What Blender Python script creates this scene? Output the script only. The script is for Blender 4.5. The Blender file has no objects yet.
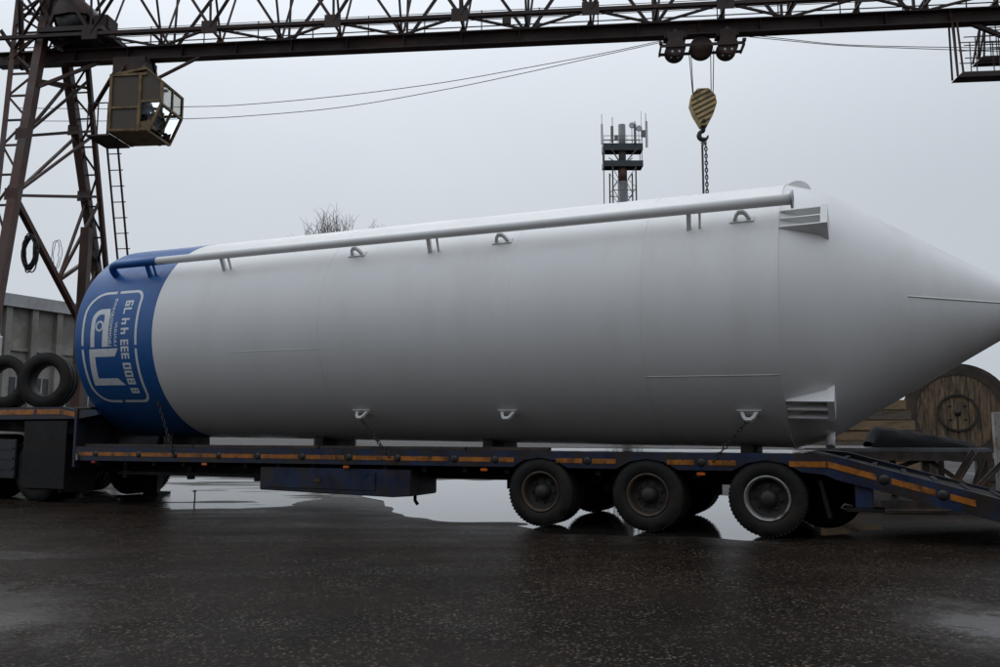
import bpy, bmesh, math, random
import numpy as np
from mathutils import Vector, Matrix, noise as mnoise
random.seed(7)
R = math.radians
scn = bpy.context.scene
COL = scn.collection

# ---------------------------------------------------------------- camera
F, HY, H = 846.66, 432.35, 1.09            # focal length and horizon row for a 1000 px wide picture, eye height
PITCH = math.atan((HY - 333.5) / F)
cam = bpy.data.objects.new('camera', bpy.data.cameras.new('camera'))
COL.objects.link(cam)
cam.location = (0, 0, H)
cam.rotation_euler = (math.pi / 2 + PITCH, 0, 0)
cam.data.sensor_width = 36
cam.data.lens = F / 1000 * 36
cam.data.clip_end = 3000
scn.camera = cam

# ---------------------------------------------------------------- sky, sun, exposure
SUN_EL, SUN_AZ = R(47), R(-25)
SKY_L, SKY_K, SKY_Z = .52, .28, 1.2
world = bpy.data.worlds.new('World'); scn.world = world; world.use_nodes = True
wt = world.node_tree; wt.nodes.clear()
def wn(t, **kw):
    n_ = wt.nodes.new(t)
    for k_, v_ in kw.items(): setattr(n_, k_, v_)
    return n_
wout = wn('ShaderNodeOutputWorld'); wbg = wn('ShaderNodeBackground'); wbg.inputs['Strength'].default_value = 0.1
sky = wn('ShaderNodeTexSky', sky_type='NISHITA', sun_disc=False)
sky.sun_elevation = SUN_EL; sky.sun_rotation = SUN_AZ; sky.dust_density = 6; sky.air_density = 1.5
hs = wn('ShaderNodeHueSaturation'); hs.inputs['Saturation'].default_value = 0.1
wt.links.new(sky.outputs[0], hs.inputs['Color'])
tc = wn('ShaderNodeTexCoord')
mp = wn('ShaderNodeMapping'); mp.inputs['Scale'].default_value = (1, 1, 2.2); mp.inputs['Location'].default_value = (3.1, 1.7, 0.4)
nz = wn('ShaderNodeTexNoise'); nz.inputs['Scale'].default_value = 1.15; nz.inputs['Detail'].default_value = 4; nz.inputs['Roughness'].default_value = .45
wt.links.new(tc.outputs['Generated'], mp.inputs[0]); wt.links.new(mp.outputs[0], nz.inputs[0])
cr_ = wn('ShaderNodeValToRGB')
cr_.color_ramp.elements[0].position = .3; cr_.color_ramp.elements[0].color = (0.87, 0.945, 1.045, 1)
cr_.color_ramp.elements[1].position = .7; cr_.color_ramp.elements[1].color = (0.975, 1.045, 1.135, 1)
wt.links.new(nz.outputs[0], cr_.inputs[0])
# an overcast sky is brightest round the hidden sun
sdir = (math.sin(SUN_AZ) * math.cos(SUN_EL), math.cos(SUN_AZ) * math.cos(SUN_EL), math.sin(SUN_EL))
dt = wn('ShaderNodeVectorMath', operation='DOT_PRODUCT'); dt.inputs[1].default_value = sdir
wt.links.new(tc.outputs['Generated'], dt.inputs[0])
ma = wn('ShaderNodeMath', operation='MULTIPLY_ADD'); ma.inputs[1].default_value = SKY_L * SKY_K * 10; ma.inputs[2].default_value = SKY_L * 10
wt.links.new(dt.outputs['Value'], ma.inputs[0])
sc = wn('ShaderNodeVectorMath', operation='SCALE')
# and brightens towards the zenith
sx = wn('ShaderNodeSeparateXYZ'); wt.links.new(tc.outputs['Generated'], sx.inputs[0])
zr = wn('ShaderNodeMapRange', interpolation_type='SMOOTHSTEP'); zr.inputs['From Min'].default_value = .2; zr.inputs['From Max'].default_value = 1.0; zr.inputs['To Min'].default_value = 1; zr.inputs['To Max'].default_value = 1 + SKY_Z
wt.links.new(sx.outputs['Z'], zr.inputs[0])
mz = wn('ShaderNodeMath', operation='MULTIPLY'); wt.links.new(ma.outputs[0], mz.inputs[0]); wt.links.new(zr.outputs[0], mz.inputs[1])
wt.links.new(cr_.outputs[0], sc.inputs[0]); wt.links.new(mz.outputs[0], sc.inputs['Scale'])
mx = wn('ShaderNodeMix', data_type='RGBA'); mx.inputs[0].default_value = 0.94
wt.links.new(hs.outputs[0], mx.inputs[6]); wt.links.new(sc.outputs[0], mx.inputs[7])
wt.links.new(mx.outputs[2], wbg.inputs['Color']); wt.links.new(wbg.outputs[0], wout.inputs[0])

sun = bpy.data.objects.new('sun', bpy.data.lights.new('sun', 'SUN')); COL.objects.link(sun)
sun.data.energy = 0.5; sun.data.angle = R(60); sun.data.color = (1, .97, .93)
sd = Vector((math.sin(SUN_AZ) * math.cos(SUN_EL), math.cos(SUN_AZ) * math.cos(SUN_EL), math.sin(SUN_EL)))
sun.rotation_euler = sd.to_track_quat('Z', 'Y').to_euler()
sun.location = sd * 60
vs = scn.view_settings
vs.view_transform = 'Standard'; vs.look = 'None'; vs.gamma = 1; vs.exposure = 0.0; vs.use_curve_mapping = False

# ---------------------------------------------------------------- pixel -> direction helpers (photo pixels, 1000 wide)
def ray(x, y):
    u = (x - 500) / F; v = (333.5 - y) / F
    d = Vector((u, math.cos(PITCH) - v * math.sin(PITCH), math.sin(PITCH) + v * math.cos(PITCH)))
    return d / d.y
EYE = Vector((0, 0, H))
def at_height(x, y, z):
    d = ray(x, y); return EYE + d * ((z - H) / d.z)
def at_depth(x, y, Y): return EYE + ray(x, y) * Y
TH = 0.4229; TW = Vector((1.628, 9.523, 0))                       # trailer frame: x along it, y away from camera
TD = Vector((math.cos(TH), -math.sin(TH), 0)); TN = Vector((math.sin(TH), math.cos(TH), 0))
def on_trailer(x, y, yl=0.0):
    d = ray(x, y); t = (TW + TN * yl - EYE).dot(TN) / d.dot(TN); p = EYE + d * t - TW
    return p.dot(TD), p.z
CB = 0.0982; CO = Vector((0, 19.643, 0))                           # gantry crane frame
CE = Vector((math.cos(CB), -math.sin(CB), 0)); CM = Vector((math.sin(CB), math.cos(CB), 0))
def on_crane(x, y, yl=0.0):
    d = ray(x, y); t = (CO + CM * yl - EYE).dot(CM) / d.dot(CM); p = EYE + d * t - CO
    return p.dot(CE), p.z

# ---------------------------------------------------------------- materials
MATS = {}
def mat(name, col, rough=.6, metal=0., var=.25, scale=2.5, patch=None, pamt=.5, pscale=1.2, bump=0., bscale=40, spec=.5, stretch=(1, 1, 1), rvar=.15):
    m = bpy.data.materials.new(name); m.use_nodes = True; nt = m.node_tree; N = nt.nodes; L = nt.links
    b = N['Principled BSDF']; b.inputs['Metallic'].default_value = metal; b.inputs['Specular IOR Level'].default_value = spec
    t = N.new('ShaderNodeTexCoord'); mp = N.new('ShaderNodeMapping'); mp.inputs['Scale'].default_value = stretch
    L.new(t.outputs['Object'], mp.inputs[0])
    n1 = N.new('ShaderNodeTexNoise'); n1.inputs['Scale'].default_value = scale; n1.inputs['Detail'].default_value = 8; n1.inputs['Roughness'].default_value = .62
    L.new(mp.outputs[0], n1.inputs[0])
    r1 = N.new('ShaderNodeValToRGB'); e = r1.color_ramp.elements
    e[0].position = .3; e[1].position = .72
    e[0].color = (*[c * (1 - var) for c in col], 1); e[1].color = (*[min(1, c * (1 + var)) for c in col], 1)
    L.new(n1.outputs[0], r1.inputs[0]); out = r1.outputs[0]
    if patch:
        n2 = N.new('ShaderNodeTexNoise'); n2.inputs['Scale'].default_value = pscale; n2.inputs['Detail'].default_value = 10; n2.inputs['Roughness'].default_value = .7
        L.new(mp.outputs[0], n2.inputs[0])
        r2 = N.new('ShaderNodeValToRGB'); e = r2.color_ramp.elements
        c = .66 - .3 * pamt; e[0].position = c - .06; e[1].position = c + .1; e[0].color = (0, 0, 0, 1); e[1].color = (1, 1, 1, 1)
        L.new(n2.outputs[0], r2.inputs[0])
        x = N.new('ShaderNodeMix'); x.data_type = 'RGBA'; L.new(r2.outputs[0], x.inputs[0]); L.new(out, x.inputs[6]); x.inputs[7].default_value = (*patch, 1)
        out = x.outputs[2]
    L.new(out, b.inputs['Base Color'])
    mr = N.new('ShaderNodeMapRange'); mr.inputs['From Min'].default_value = .3; mr.inputs['From Max'].default_value = .7
    mr.inputs['To Min'].default_value = max(.03, rough - rvar); mr.inputs['To Max'].default_value = min(1, rough + rvar)
    L.new(n1.outputs[0], mr.inputs[0]); L.new(mr.outputs[0], b.inputs['Roughness'])
    if bump:
        n3 = N.new('ShaderNodeTexNoise'); n3.inputs['Scale'].default_value = bscale; n3.inputs['Detail'].default_value = 5
        L.new(mp.outputs[0], n3.inputs[0]); bp = N.new('ShaderNodeBump'); bp.inputs['Strength'].default_value = bump; bp.inputs['Distance'].default_value = .02
        L.new(n3.outputs[0], bp.inputs['Height']); L.new(bp.outputs[0], b.inputs['Normal'])
    MATS[name] = m
    return m
def glass(name, col, rough=.05):
    m = bpy.data.materials.new(name); m.use_nodes = True; nt = m.node_tree; b = nt.nodes['Principled BSDF']
    b.inputs['Base Color'].default_value = (*col, 1); b.inputs['Transmission Weight'].default_value = 1; b.inputs['Roughness'].default_value = rough; b.inputs['IOR'].default_value = 1.1
    n = nt.nodes.new('ShaderNodeTexNoise'); n.inputs['Scale'].default_value = 6
    mr = nt.nodes.new('ShaderNodeMapRange'); mr.inputs['To Min'].default_value = rough; mr.inputs['To Max'].default_value = rough + .12
    nt.links.new(n.outputs[0], mr.inputs[0]); nt.links.new(mr.outputs[0], b.inputs['Roughness'])
    MATS[name] = m; return m

mat('silo_white', (.72, .72, .715), .42, var=.03, scale=.9, patch=(.67, .665, .65), pamt=.3, pscale=.7, bump=.09, bscale=1.1, stretch=(1.6, .5, .5))
mat('silo_blue', (.010, .094, .31), .38, var=.15, scale=1.2, patch=(.009, .066, .22), pamt=.3, bump=.04, bscale=2)
mat('stencil_white', (.66, .69, .72), .5, var=.1, scale=9)
mat('galvanised', (.42, .43, .44), .42, metal=.25, var=.15, scale=6)
mat('trailer_blue', (.0085, .02, .062), .42, var=.35, scale=3, patch=(.026, .02, .016), pamt=.62, pscale=2.6, bump=.1, bscale=25)
mat('chassis_black', (.007, .007, .0075), .6, spec=.3, var=.4, scale=4, patch=(.018, .012, .009), pamt=.35, pscale=3, bump=.15, bscale=30)
mat('tail_black', (.008, .008, .009), .85, var=.4, scale=4, patch=(.02, .014, .01), pamt=.4, spec=.15)
mat('wet_deck', (.045, .04, .036), .16, var=.4, scale=3, bump=.08, bscale=6, rvar=.1)
mat('reflective_orange', (.40, .135, .018), .4, var=.3, scale=6, patch=(.07, .035, .015), pamt=.42, pscale=5)
mat('lamp_orange', (.6, .14, .02), .25, var=.1)
mat('lamp_red', (.35, .015, .012), .25, var=.1)
mat('tyre_rubber', (.009, .0085, .008), .68, var=.35, scale=6, patch=(.026, .02, .015), pamt=.5, pscale=3, bump=.2, bscale=60, spec=.3)
mat('rim_silver', (.33, .33, .32), .4, metal=.5, var=.25, scale=8, patch=(.07, .05, .035), pamt=.4, pscale=6)
mat('rim_rust', (.085, .06, .04), .55, metal=.2, var=.35, scale=8, patch=(.04, .022, .015), pamt=.55, pscale=6)
mat('hub_dark', (.03, .027, .024), .6, var=.4, scale=12)
mat('crane_rust', (.024, .012, .010), .62, var=.4, scale=1.6, patch=(.055, .024, .015), pamt=.4, pscale=.9, bump=.2, bscale=18)
mat('crane_leg', (.062, .025, .016), .6, var=.35, scale=1.4, patch=(.025, .015, .013), pamt=.45, pscale=.8, bump=.2, bscale=18)
mat('cab_ochre', (.19, .12, .04), .55, var=.3, scale=2.5, patch=(.06, .036, .018), pamt=.45, pscale=2, bump=.15, bscale=20)
mat('cab_panel', (.06, .042, .026), .5, var=.3, scale=3)
mat('hook_yellow', (.46, .32, .11), .5, var=.2, scale=5, patch=(.12, .075, .03), pamt=.35, pscale=4)
mat('hook_black', (.02, .018, .016), .5, var=.3, scale=8)
mat('steel_rope', (.05, .05, .052), .45, metal=.5, var=.2, scale=10)
mat('sling_grey', (.10, .10, .10), .6, metal=.3, var=.3, scale=20)
mat('cable_black', (.015, .015, .015), .6, var=.3)
mat('concrete_pale', (.30, .285, .26), .85, var=.25, scale=1.2, patch=(.19, .17, .15), pamt=.5, pscale=.5, bump=.3, bscale=12)
mat('fascia_grey', (.40, .41, .42), .5, metal=.1, var=.2, scale=1.5, patch=(.27, .25, .23), pamt=.4, pscale=.8)
mat('window_dark', (.05, .05, .052), .3, var=.4, scale=2)
mat('wood_planks', (.20, .135, .075), .75, var=.4, scale=3, patch=(.05, .034, .024), pamt=.6, pscale=2.5, bump=.35, bscale=30, stretch=(6, 6, .8))
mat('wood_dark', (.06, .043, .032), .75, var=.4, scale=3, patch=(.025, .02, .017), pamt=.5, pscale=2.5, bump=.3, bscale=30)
mat('timber_raw', (.27, .185, .11), .9, spec=.15, var=.35, scale=2, patch=(.11, .078, .05), pamt=.5, pscale=2, bump=.35, bscale=25, stretch=(.7, 6, 6))
mat('timber_grey', (.15, .125, .10), .9, spec=.15, var=.35, scale=2, patch=(.07, .055, .042), pamt=.5, pscale=2, bump=.35, bscale=25, stretch=(.7, 6, 6))
mat('tarp_black', (.006, .006, .007), .85, spec=.15, var=.3, scale=4, bump=.3, bscale=9)
mat('platform_steel', (.13, .14, .155), .2, metal=.2, var=.3, scale=4, patch=(.06, .045, .035), pamt=.4, rvar=.1)
mat('scrap_steel', (.045, .038, .033), .5, metal=.2, var=.4, scale=4, patch=(.085, .045, .028), pamt=.45, pscale=2)
mat('post_pale', (.34, .32, .30), .6, var=.25, scale=5, patch=(.16, .09, .06), pamt=.4, pscale=4)
mat('mast_grey', (.16, .165, .17), .5, metal=.2, var=.2, scale=.8)
mat('mast_rust', (.11, .06, .045), .6, var=.3, scale=.8)
mat('mast_dark', (.035, .05, .054), .5, var=.3, scale=.8)
mat('antenna_pale', (.55, .56, .57), .5, var=.08)
mat('bark', (.25, .225, .21), .85, var=.3, scale=3)
mat('skin_tone', (.45, .27, .19), .55, var=.06)
mat('jacket_pale', (.62, .67, .73), .8, var=.1, scale=12)
mat('hair_dark', (.03, .022, .018), .7, var=.2)
mat('tank_grey', (.03, .034, .04), .35, metal=.4, var=.3, scale=3)
mat('truck_white', (.5, .5, .5), .4, var=.1)
glass('cab_glass', (.86, .9, .92))
glass('cab_tinted', (.32, .32, .31), .1)

# ---------------------------------------------------------------- mesh builder
class MB:
    def __init__(s): s.v = []; s.f = []; s.sm = []
    def add(s, vs_, fs, smooth=False):
        o = len(s.v); s.v += [tuple(v) for v in vs_]; s.f += [tuple(i + o for i in f) for f in fs]; s.sm += [smooth] * len(fs); return s
    def box(s, x0, x1, y0, y1, z0, z1):
        v = [(x, y, z) for z in (z0, z1) for y in (y0, y1) for x in (x0, x1)]
        return s.add(v, [(0, 2, 3, 1), (4, 5, 7, 6), (0, 1, 5, 4), (2, 6, 7, 3), (0, 4, 6, 2), (1, 3, 7, 5)])
    def bar(s, p, q, w, h=None, up=(0, 0, 1)):
        h = h or w; p = Vector(p); q = Vector(q); d = (q - p).normalized(); u = Vector(up)
        if abs(d.dot(u)) > .95: u = Vector((1, 0, 0))
        a = d.cross(u).normalized(); b = a.cross(d)
        v = [c + a * (i * w / 2) + b * (j * h / 2) for c in (p, q) for i, j in ((-1, -1), (1, -1), (1, 1), (-1, 1))]
        return s.add(v, [(3, 2, 1, 0), (4, 5, 6, 7)] + [(i, (i + 1) % 4, (i + 1) % 4 + 4, i + 4) for i in range(4)])
    def angle(s, p, q, w, t=.015):            # an L section
        p = Vector(p); q = Vector(q); d = (q - p).normalized(); u = Vector((0, 0, 1))
        if abs(d.dot(u)) > .95: u = Vector((1, 0, 0))
        a = d.cross(u).normalized(); b = a.cross(d)
        prof = [(0, 0), (w, 0), (w, t), (t, t), (t, w), (0, w)]
        v = [c + a * (i - w * .3) + b * (j - w * .3) for c in (p, q) for i, j in prof]; n = 6
        return s.add(v, [tuple(range(n - 1, -1, -1)), tuple(range(n, 2 * n))] + [(i, (i + 1) % n, (i + 1) % n + n, i + n) for i in range(n)])
    def tube(s, pts, r, n=8, cap=True, closed=False):
        pts = [Vector(p) for p in pts]; rr = r if isinstance(r, (list, tuple)) else [r] * len(pts)
        rings = []; m = len(pts); pa = None
        for i, p in enumerate(pts):
            if closed: d = pts[(i + 1) % m] - pts[i - 1]
            else: d = pts[min(i + 1, m - 1)] - pts[max(i - 1, 0)]
            d.normalize()
            if pa is None:
                u = Vector((0, 0, 1)) if abs(d.z) < .9 else Vector((1, 0, 0)); a = d.cross(u).normalized()
            else: a = (pa - d * pa.dot(d)).normalized()
            pa = a; b = d.cross(a)
            rings.append([p + (a * math.cos(t) + b * math.sin(t)) * rr[i] for t in [2 * math.pi * k / n for k in range(n)]])
        v = [q for rg in rings for q in rg]; f = []
        for i in range(m if closed else m - 1):
            j = (i + 1) % m
            f += [(i * n + k, i * n + (k + 1) % n, j * n + (k + 1) % n, j * n + k) for k in range(n)]
        s.add(v, f, True)
        if cap and not closed:
            s.add(rings[0], [tuple(range(n - 1, -1, -1))]); s.add(rings[-1], [tuple(range(n))])
        return s
    def lathe(s, prof, n=32, axis='x', c=(0, 0, 0), a0=0, a1=2 * math.pi, smooth=True):
        full = abs(a1 - a0 - 2 * math.pi) < 1e-6; k = n if full else n + 1; v = []
        for (t, r) in prof:
            for i in range(k):
                a = a0 + (a1 - a0) * i / n; u, w = r * math.cos(a), r * math.sin(a)
                v.append({'x': (c[0] + t, c[1] + u, c[2] + w), 'y': (c[0] + u, c[1] + t, c[2] + w), 'z': (c[0] + u, c[1] + w, c[2] + t)}[axis])
        f = []
        for j in range(len(prof) - 1):
            for i in range(n):
                i2 = (i + 1) % k
                q = (j * k + i, j * k + i2, (j + 1) * k + i2, (j + 1) * k + i)
                f.append(q if axis != 'x' else q[::-1])
        return s.add(v, f, smooth)
    def prism(s, prof, y0, y1, axis='y'):      # closed 2D outline (x,z) extruded along y
        n = len(prof); mk = {'y': lambda a, b, t: (a, t, b), 'x': lambda a, b, t: (t, a, b), 'z': lambda a, b, t: (a, b, t)}[axis]
        v = [mk(a, b, y0) for a, b in prof] + [mk(a, b, y1) for a, b in prof]
        return s.add(v, [tuple(range(n)), tuple(range(2 * n - 1, n - 1, -1))] + [(i + n, (i + 1) % n + n, (i + 1) % n, i) for i in range(n)])
    def build(s, name, m, parent=None, bevel=0., loc=None, normals=True):
        me = bpy.data.meshes.new(name); me.from_pydata(s.v, [], s.f)
        me.polygons.foreach_set('use_smooth', s.sm)
        if normals or bevel:
            bm = bmesh.new(); bm.from_mesh(me)
            if normals: bmesh.ops.remove_doubles(bm, verts=bm.verts, dist=1e-5); bmesh.ops.recalc_face_normals(bm, faces=bm.faces)
            if bevel:
                ed = [e for e in bm.edges if len(e.link_faces) == 2 and e.calc_face_angle(0) > .6]
                bmesh.ops.bevel(bm, geom=ed, offset=bevel, segments=2, affect='EDGES', clamp_overlap=True)
            bm.to_mesh(me); bm.free()
        me.materials.append(MATS[m] if isinstance(m, str) else m)
        o = bpy.data.objects.new(name, me); COL.objects.link(o)
        if parent: o.parent = parent
        if loc: o.location = loc
        return o
def tag(o, label=None, cat=None, group=None, kind=None):
    if label: o['label'] = label
    if cat: o['category'] = cat; o['kind'] = 'thing'
    if group: o['group'] = group
    if kind: o['kind'] = kind
    return o
def thing(name, label, cat, loc=(0, 0, 0), rz=0, group=None):
    o = bpy.data.objects.new(name, None); COL.objects.link(o); o.location = loc; o.rotation_euler = (0, 0, rz); o.empty_display_size = .3
    return tag(o, label, cat, group)
def copy_tree(o, parent=None):
    c = o.copy(); COL.objects.link(c); c.parent = parent
    for ch in list(o.children): copy_tree(ch, c)
    return c
def smoothstep(a, b, x):
    t = np.clip((x - a) / (b - a), 0, 1); return t * t * (3 - 2 * t)

# ================================================================ GROUND AND WATER
def axis_coords(lo, hi, fine, far):
    a = list(np.arange(lo, hi + 1e-6, fine)); st = fine; x = hi
    while x < far: st *= 1.25; x += st; a.append(min(x, far))
    st = fine; x = lo; left = []
    while x > -far: st *= 1.25; x -= st; left.append(max(x, -far))
    return np.array(left[::-1] + a)
gx = axis_coords(-13, 13, .11, 900); gy = axis_coords(1.5, 27, .11, 900)
X, Y = np.meshgrid(gx, gy)
def px_ground(l): return [at_height(x, y, 0).xy for x, y in l]
poly = px_ground([(398, 511), (425, 519), (470, 521.5), (512, 521), (560, 530), (640, 534), (720, 537), (790, 541), (838, 537), (866, 524)]) + [Vector(p) for p in ((4.6, 13.4), (3.4, 16.2), (0.6, 19.5), (-3.2, 20.2), (-3.0, 16.0), (-1.75, 13.6))]
poly2 = px_ground([(100, 490), (130, 500), (175, 508), (240, 508), (292, 503), (330, 494)]) + [Vector(p) for p in ((-4.4, 18.5), (-7.2, 21), (-10.5, 20.5), (-8.6, 17.3))]
def sdf(poly, X, Y):                            # signed distance, negative inside
    d = np.full(X.shape, 1e9); inside = np.zeros(X.shape, bool); n = len(poly)
    for i in range(n):
        ax, ay = poly[i]; bx, by = poly[(i + 1) % n]; ex, ey = bx - ax, by - ay
        t = np.clip(((X - ax) * ex + (Y - ay) * ey) / (ex * ex + ey * ey), 0, 1)
        d = np.minimum(d, np.hypot(X - ax - t * ex, Y - ay - t * ey))
        c = ((ay > Y) != (by > Y)) & (X < (bx - ax) * (Y - ay) / (by - ay + 1e-12) + ax); inside ^= c
    return np.where(inside, -d, d)
rs = np.random.RandomState(3)
def vnoise(X, Y, cell, seed):
    r_ = np.random.RandomState(seed); g = r_.rand(256, 256); u = X / cell; v = Y / cell
    i = np.floor(u).astype(int); j = np.floor(v).astype(int); a = u - i; b = v - j; a = a * a * (3 - 2 * a); b = b * b * (3 - 2 * b)
    G = lambda p, q: g[p % 256, q % 256]
    return (G(i, j) * (1 - a) + G(i + 1, j) * a) * (1 - b) + (G(i, j + 1) * (1 - a) + G(i + 1, j + 1) * a) * b - .5
near = smoothstep(60, 25, np.hypot(X, Y - 12))
S = np.minimum(sdf(poly, X, Y), sdf(poly2, X, Y))
WL = -0.009                                      # water level
und = (vnoise(X, Y, 2.3, 1) * .009 + vnoise(X, Y, .7, 2) * .006 + vnoise(X, Y, .28, 5) * .004) * near
S2 = sdf(poly2, X, Y); streak = vnoise(X * .38 + Y * .12, Y * 2.6, 1.0, 21) + .6 * vnoise(X * .9, Y * 5, 1.0, 22)
und = und + .030 * streak * smoothstep(.6, -.4, S2) * near + .022 * streak * smoothstep(.2, -.3, S) * smoothstep(-.6, -2.6, X) * near
Zg = und - .026 * smoothstep(.5, -.5, S + vnoise(X, Y, .5, 8) * .5) * near
m = bpy.data.materials.new('wet_asphalt'); m.use_nodes = True; nt = m.node_tree; N = nt.nodes; L = nt.links; b = N['Principled BSDF']
t = N.new('ShaderNodeTexCoord')
def nn(scale, detail=6, rough=.6):
    n_ = N.new('ShaderNodeTexNoise'); n_.inputs['Scale'].default_value = scale; n_.inputs['Detail'].default_value = detail; n_.inputs['Roughness'].default_value = rough
    L.new(t.outputs['Object'], n_.inputs[0]); return n_
def ramp(src, p0, c0, p1, c1):
    r_ = N.new('ShaderNodeValToRGB'); e = r_.color_ramp.elements; e[0].position = p0; e[1].position = p1; e[0].color = (*c0, 1); e[1].color = (*c1, 1); L.new(src, r_.inputs[0]); return r_
big = nn(.45, 8, .65); fine = nn(70, 4, .7); mid = nn(6, 6, .65)
TH_GROUND = .33
c1 = ramp(big.outputs[0], .34, (.006, .0043, .0034), .68, (.019, .0135, .0102))
vor = N.new('ShaderNodeTexVoronoi'); vor.inputs['Scale'].default_value = 70; L.new(t.outputs['Object'], vor.inputs[0])
sp = ramp(vor.outputs['Color'], .70, (0, 0, 0), .9, (1, 1, 1))
spn = ramp(nn(1.3, 9, .75).outputs[0], .36, (.12, .12, .12), .64, (1, 1, 1))
def math_(op, a_, b_=None, clamp=False):
    x_ = N.new('ShaderNodeMath'); x_.operation = op; x_.use_clamp = clamp
    for i_, v_ in enumerate((a_, b_)):
        if v_ is None: continue
        if isinstance(v_, (int, float)): x_.inputs[i_].default_value = v_
        else: L.new(v_, x_.inputs[i_])
    return x_.outputs[0]
spk = math_('MULTIPLY', sp.outputs[0], spn.outputs[0])
mm = N.new('ShaderNodeMix'); mm.data_type = 'RGBA'; mm.inputs[7].default_value = (.13, .105, .08, 1)
L.new(spk, mm.inputs[0]); L.new(c1.outputs[0], mm.inputs[6]); L.new(mm.outputs[2], b.inputs['Base Color'])
# smooth wet hollows: broad noise plus a few shallow wet patches
wet = ramp(nn(.55, 6, .55).outputs[0], .60, (0, 0, 0), .72, (1, 1, 1)).outputs[0]
edge_n = math_('MULTIPLY', math_('SUBTRACT', nn(2.6, 9, .75).outputs[0], .5), 2.2)
for (cx, cy, rx, ry) in ((-3.3, 5.2, 1.0, 1.1), (-4.6, 7.7, 1.2, .30), (2.85, 4.9, .7, .75)):
    mp_ = N.new('ShaderNodeMapping'); mp_.vector_type = 'POINT'; mp_.inputs['Location'].default_value = (-cx / rx, -cy / ry, 0); mp_.inputs['Scale'].default_value = (1 / rx, 1 / ry, 0)
    L.new(t.outputs['Object'], mp_.inputs[0]); ln = N.new('ShaderNodeVectorMath'); ln.operation = 'LENGTH'; L.new(mp_.outputs[0], ln.inputs[0])
    q_ = math_('ADD', ln.outputs['Value'], edge_n)
    wet = math_('MAXIMUM', wet, ramp(q_, .45, (1, 1, 1), 1.2, (0, 0, 0)).outputs[0])
dry = math_('SUBTRACT', 1.0, wet)
rr = N.new('ShaderNodeMapRange'); rr.inputs['From Min'].default_value = .35; rr.inputs['From Max'].default_value = .65; rr.inputs['To Min'].default_value = .19; rr.inputs['To Max'].default_value = .40
trk = N.new('ShaderNodeMapping'); trk.inputs['Rotation'].default_value = (0, 0, TH_GROUND); trk.inputs['Scale'].default_value = (.22, 2.2, 1)   # tyre tracks along the yard
L.new(t.outputs['Object'], trk.inputs[0]); tn = N.new('ShaderNodeTexNoise'); tn.inputs['Scale'].default_value = .9; tn.inputs['Detail'].default_value = 7; tn.inputs['Roughness'].default_value = .6; L.new(trk.outputs[0], tn.inputs[0])
L.new(math_('ADD', math_('MULTIPLY', big.outputs[0], .5), math_('MULTIPLY', tn.outputs[0], .5)), rr.inputs[0])
rmix = N.new('ShaderNodeMix'); rmix.data_type = 'FLOAT'; L.new(wet, rmix.inputs[0]); L.new(rr.outputs[0], rmix.inputs[2]); rmix.inputs[3].default_value = .25
L.new(rmix.outputs[0], b.inputs['Roughness'])
smix = N.new('ShaderNodeMix'); smix.data_type = 'FLOAT'; L.new(wet, smix.inputs[0]); smix.inputs[2].default_value = .16; smix.inputs[3].default_value = .5; L.new(smix.outputs[0], b.inputs['Specular IOR Level'])
bp = N.new('ShaderNodeBump'); bp.inputs['Distance'].default_value = .012; L.new(fine.outputs[0], bp.inputs['Height'])
L.new(math_('MULTIPLY', dry, .5), bp.inputs['Strength'])
bp2 = N.new('ShaderNodeBump'); bp2.inputs['Strength'].default_value = .2; bp2.inputs['Distance'].default_value = .03; L.new(mid.outputs[0], bp2.inputs['Height']); L.new(bp.outputs[0], bp2.inputs['Normal'])
L.new(math_('MULTIPLY', dry, .20), bp2.inputs['Strength'])
L.new(bp2.outputs[0], b.inputs['Normal'])
gd = N.new('ShaderNodeBsdfDiffuse'); gd.inputs['Roughness'].default_value = .6; L.new(mm.outputs[2], gd.inputs['Color']); L.new(bp.outputs[0], gd.inputs['Normal'])
film = N.new('ShaderNodeMixShader'); L.new(math_('ADD', math_('MULTIPLY', wet, .44), .42), film.inputs[0]); L.new(gd.outputs[0], film.inputs[1]); L.new(b.outputs[0], film.inputs[2])
L.new(film.outputs[0], N['Material Output'].inputs['Surface'])
MATS['wet_asphalt'] = m
ny, nx = X.shape
me = bpy.data.meshes.new('ground')
idx = np.arange(ny * nx).reshape(ny, nx)
quads = np.stack([idx[:-1, :-1], idx[:-1, 1:], idx[1:, 1:], idx[1:, :-1]], -1).reshape(-1, 4)
me.from_pydata(np.stack([X, Y, Zg], -1).reshape(-1, 3).tolist(), [], quads.tolist())
me.polygons.foreach_set('use_smooth', [True] * len(quads)); me.materials.append(m)
ground = bpy.data.objects.new('ground', me); COL.objects.link(ground); ground['kind'] = 'structure'

m = bpy.data.materials.new('puddle_water'); m.use_nodes = True; nt = m.node_tree; b = nt.nodes['Principled BSDF']
b.inputs['Base Color'].default_value = (.018, .016, .014, 1); b.inputs['Roughness'].default_value = .035; b.inputs['IOR'].default_value = 1.333; b.inputs['Specular IOR Level'].default_value = .6
t_ = nt.nodes.new('ShaderNodeTexCoord'); n_ = nt.nodes.new('ShaderNodeTexNoise'); n_.inputs['Scale'].default_value = 7; n_.inputs['Detail'].default_value = 5; nt.links.new(t_.outputs['Object'], n_.inputs[0])
bp = nt.nodes.new('ShaderNodeBump'); bp.inputs['Strength'].default_value = .09; bp.inputs['Distance'].default_value = .02; nt.links.new(n_.outputs[0], bp.inputs['Height']); nt.links.new(bp.outputs[0], b.inputs['Normal'])
MATS['puddle_water'] = m
m = m.copy(); m.name = 'shallow_water'; MATS['shallow_water'] = m; b = m.node_tree.nodes['Principled BSDF']; b.inputs['Roughness'].default_value = .2; b.inputs['Specular IOR Level'].default_value = .38
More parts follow.
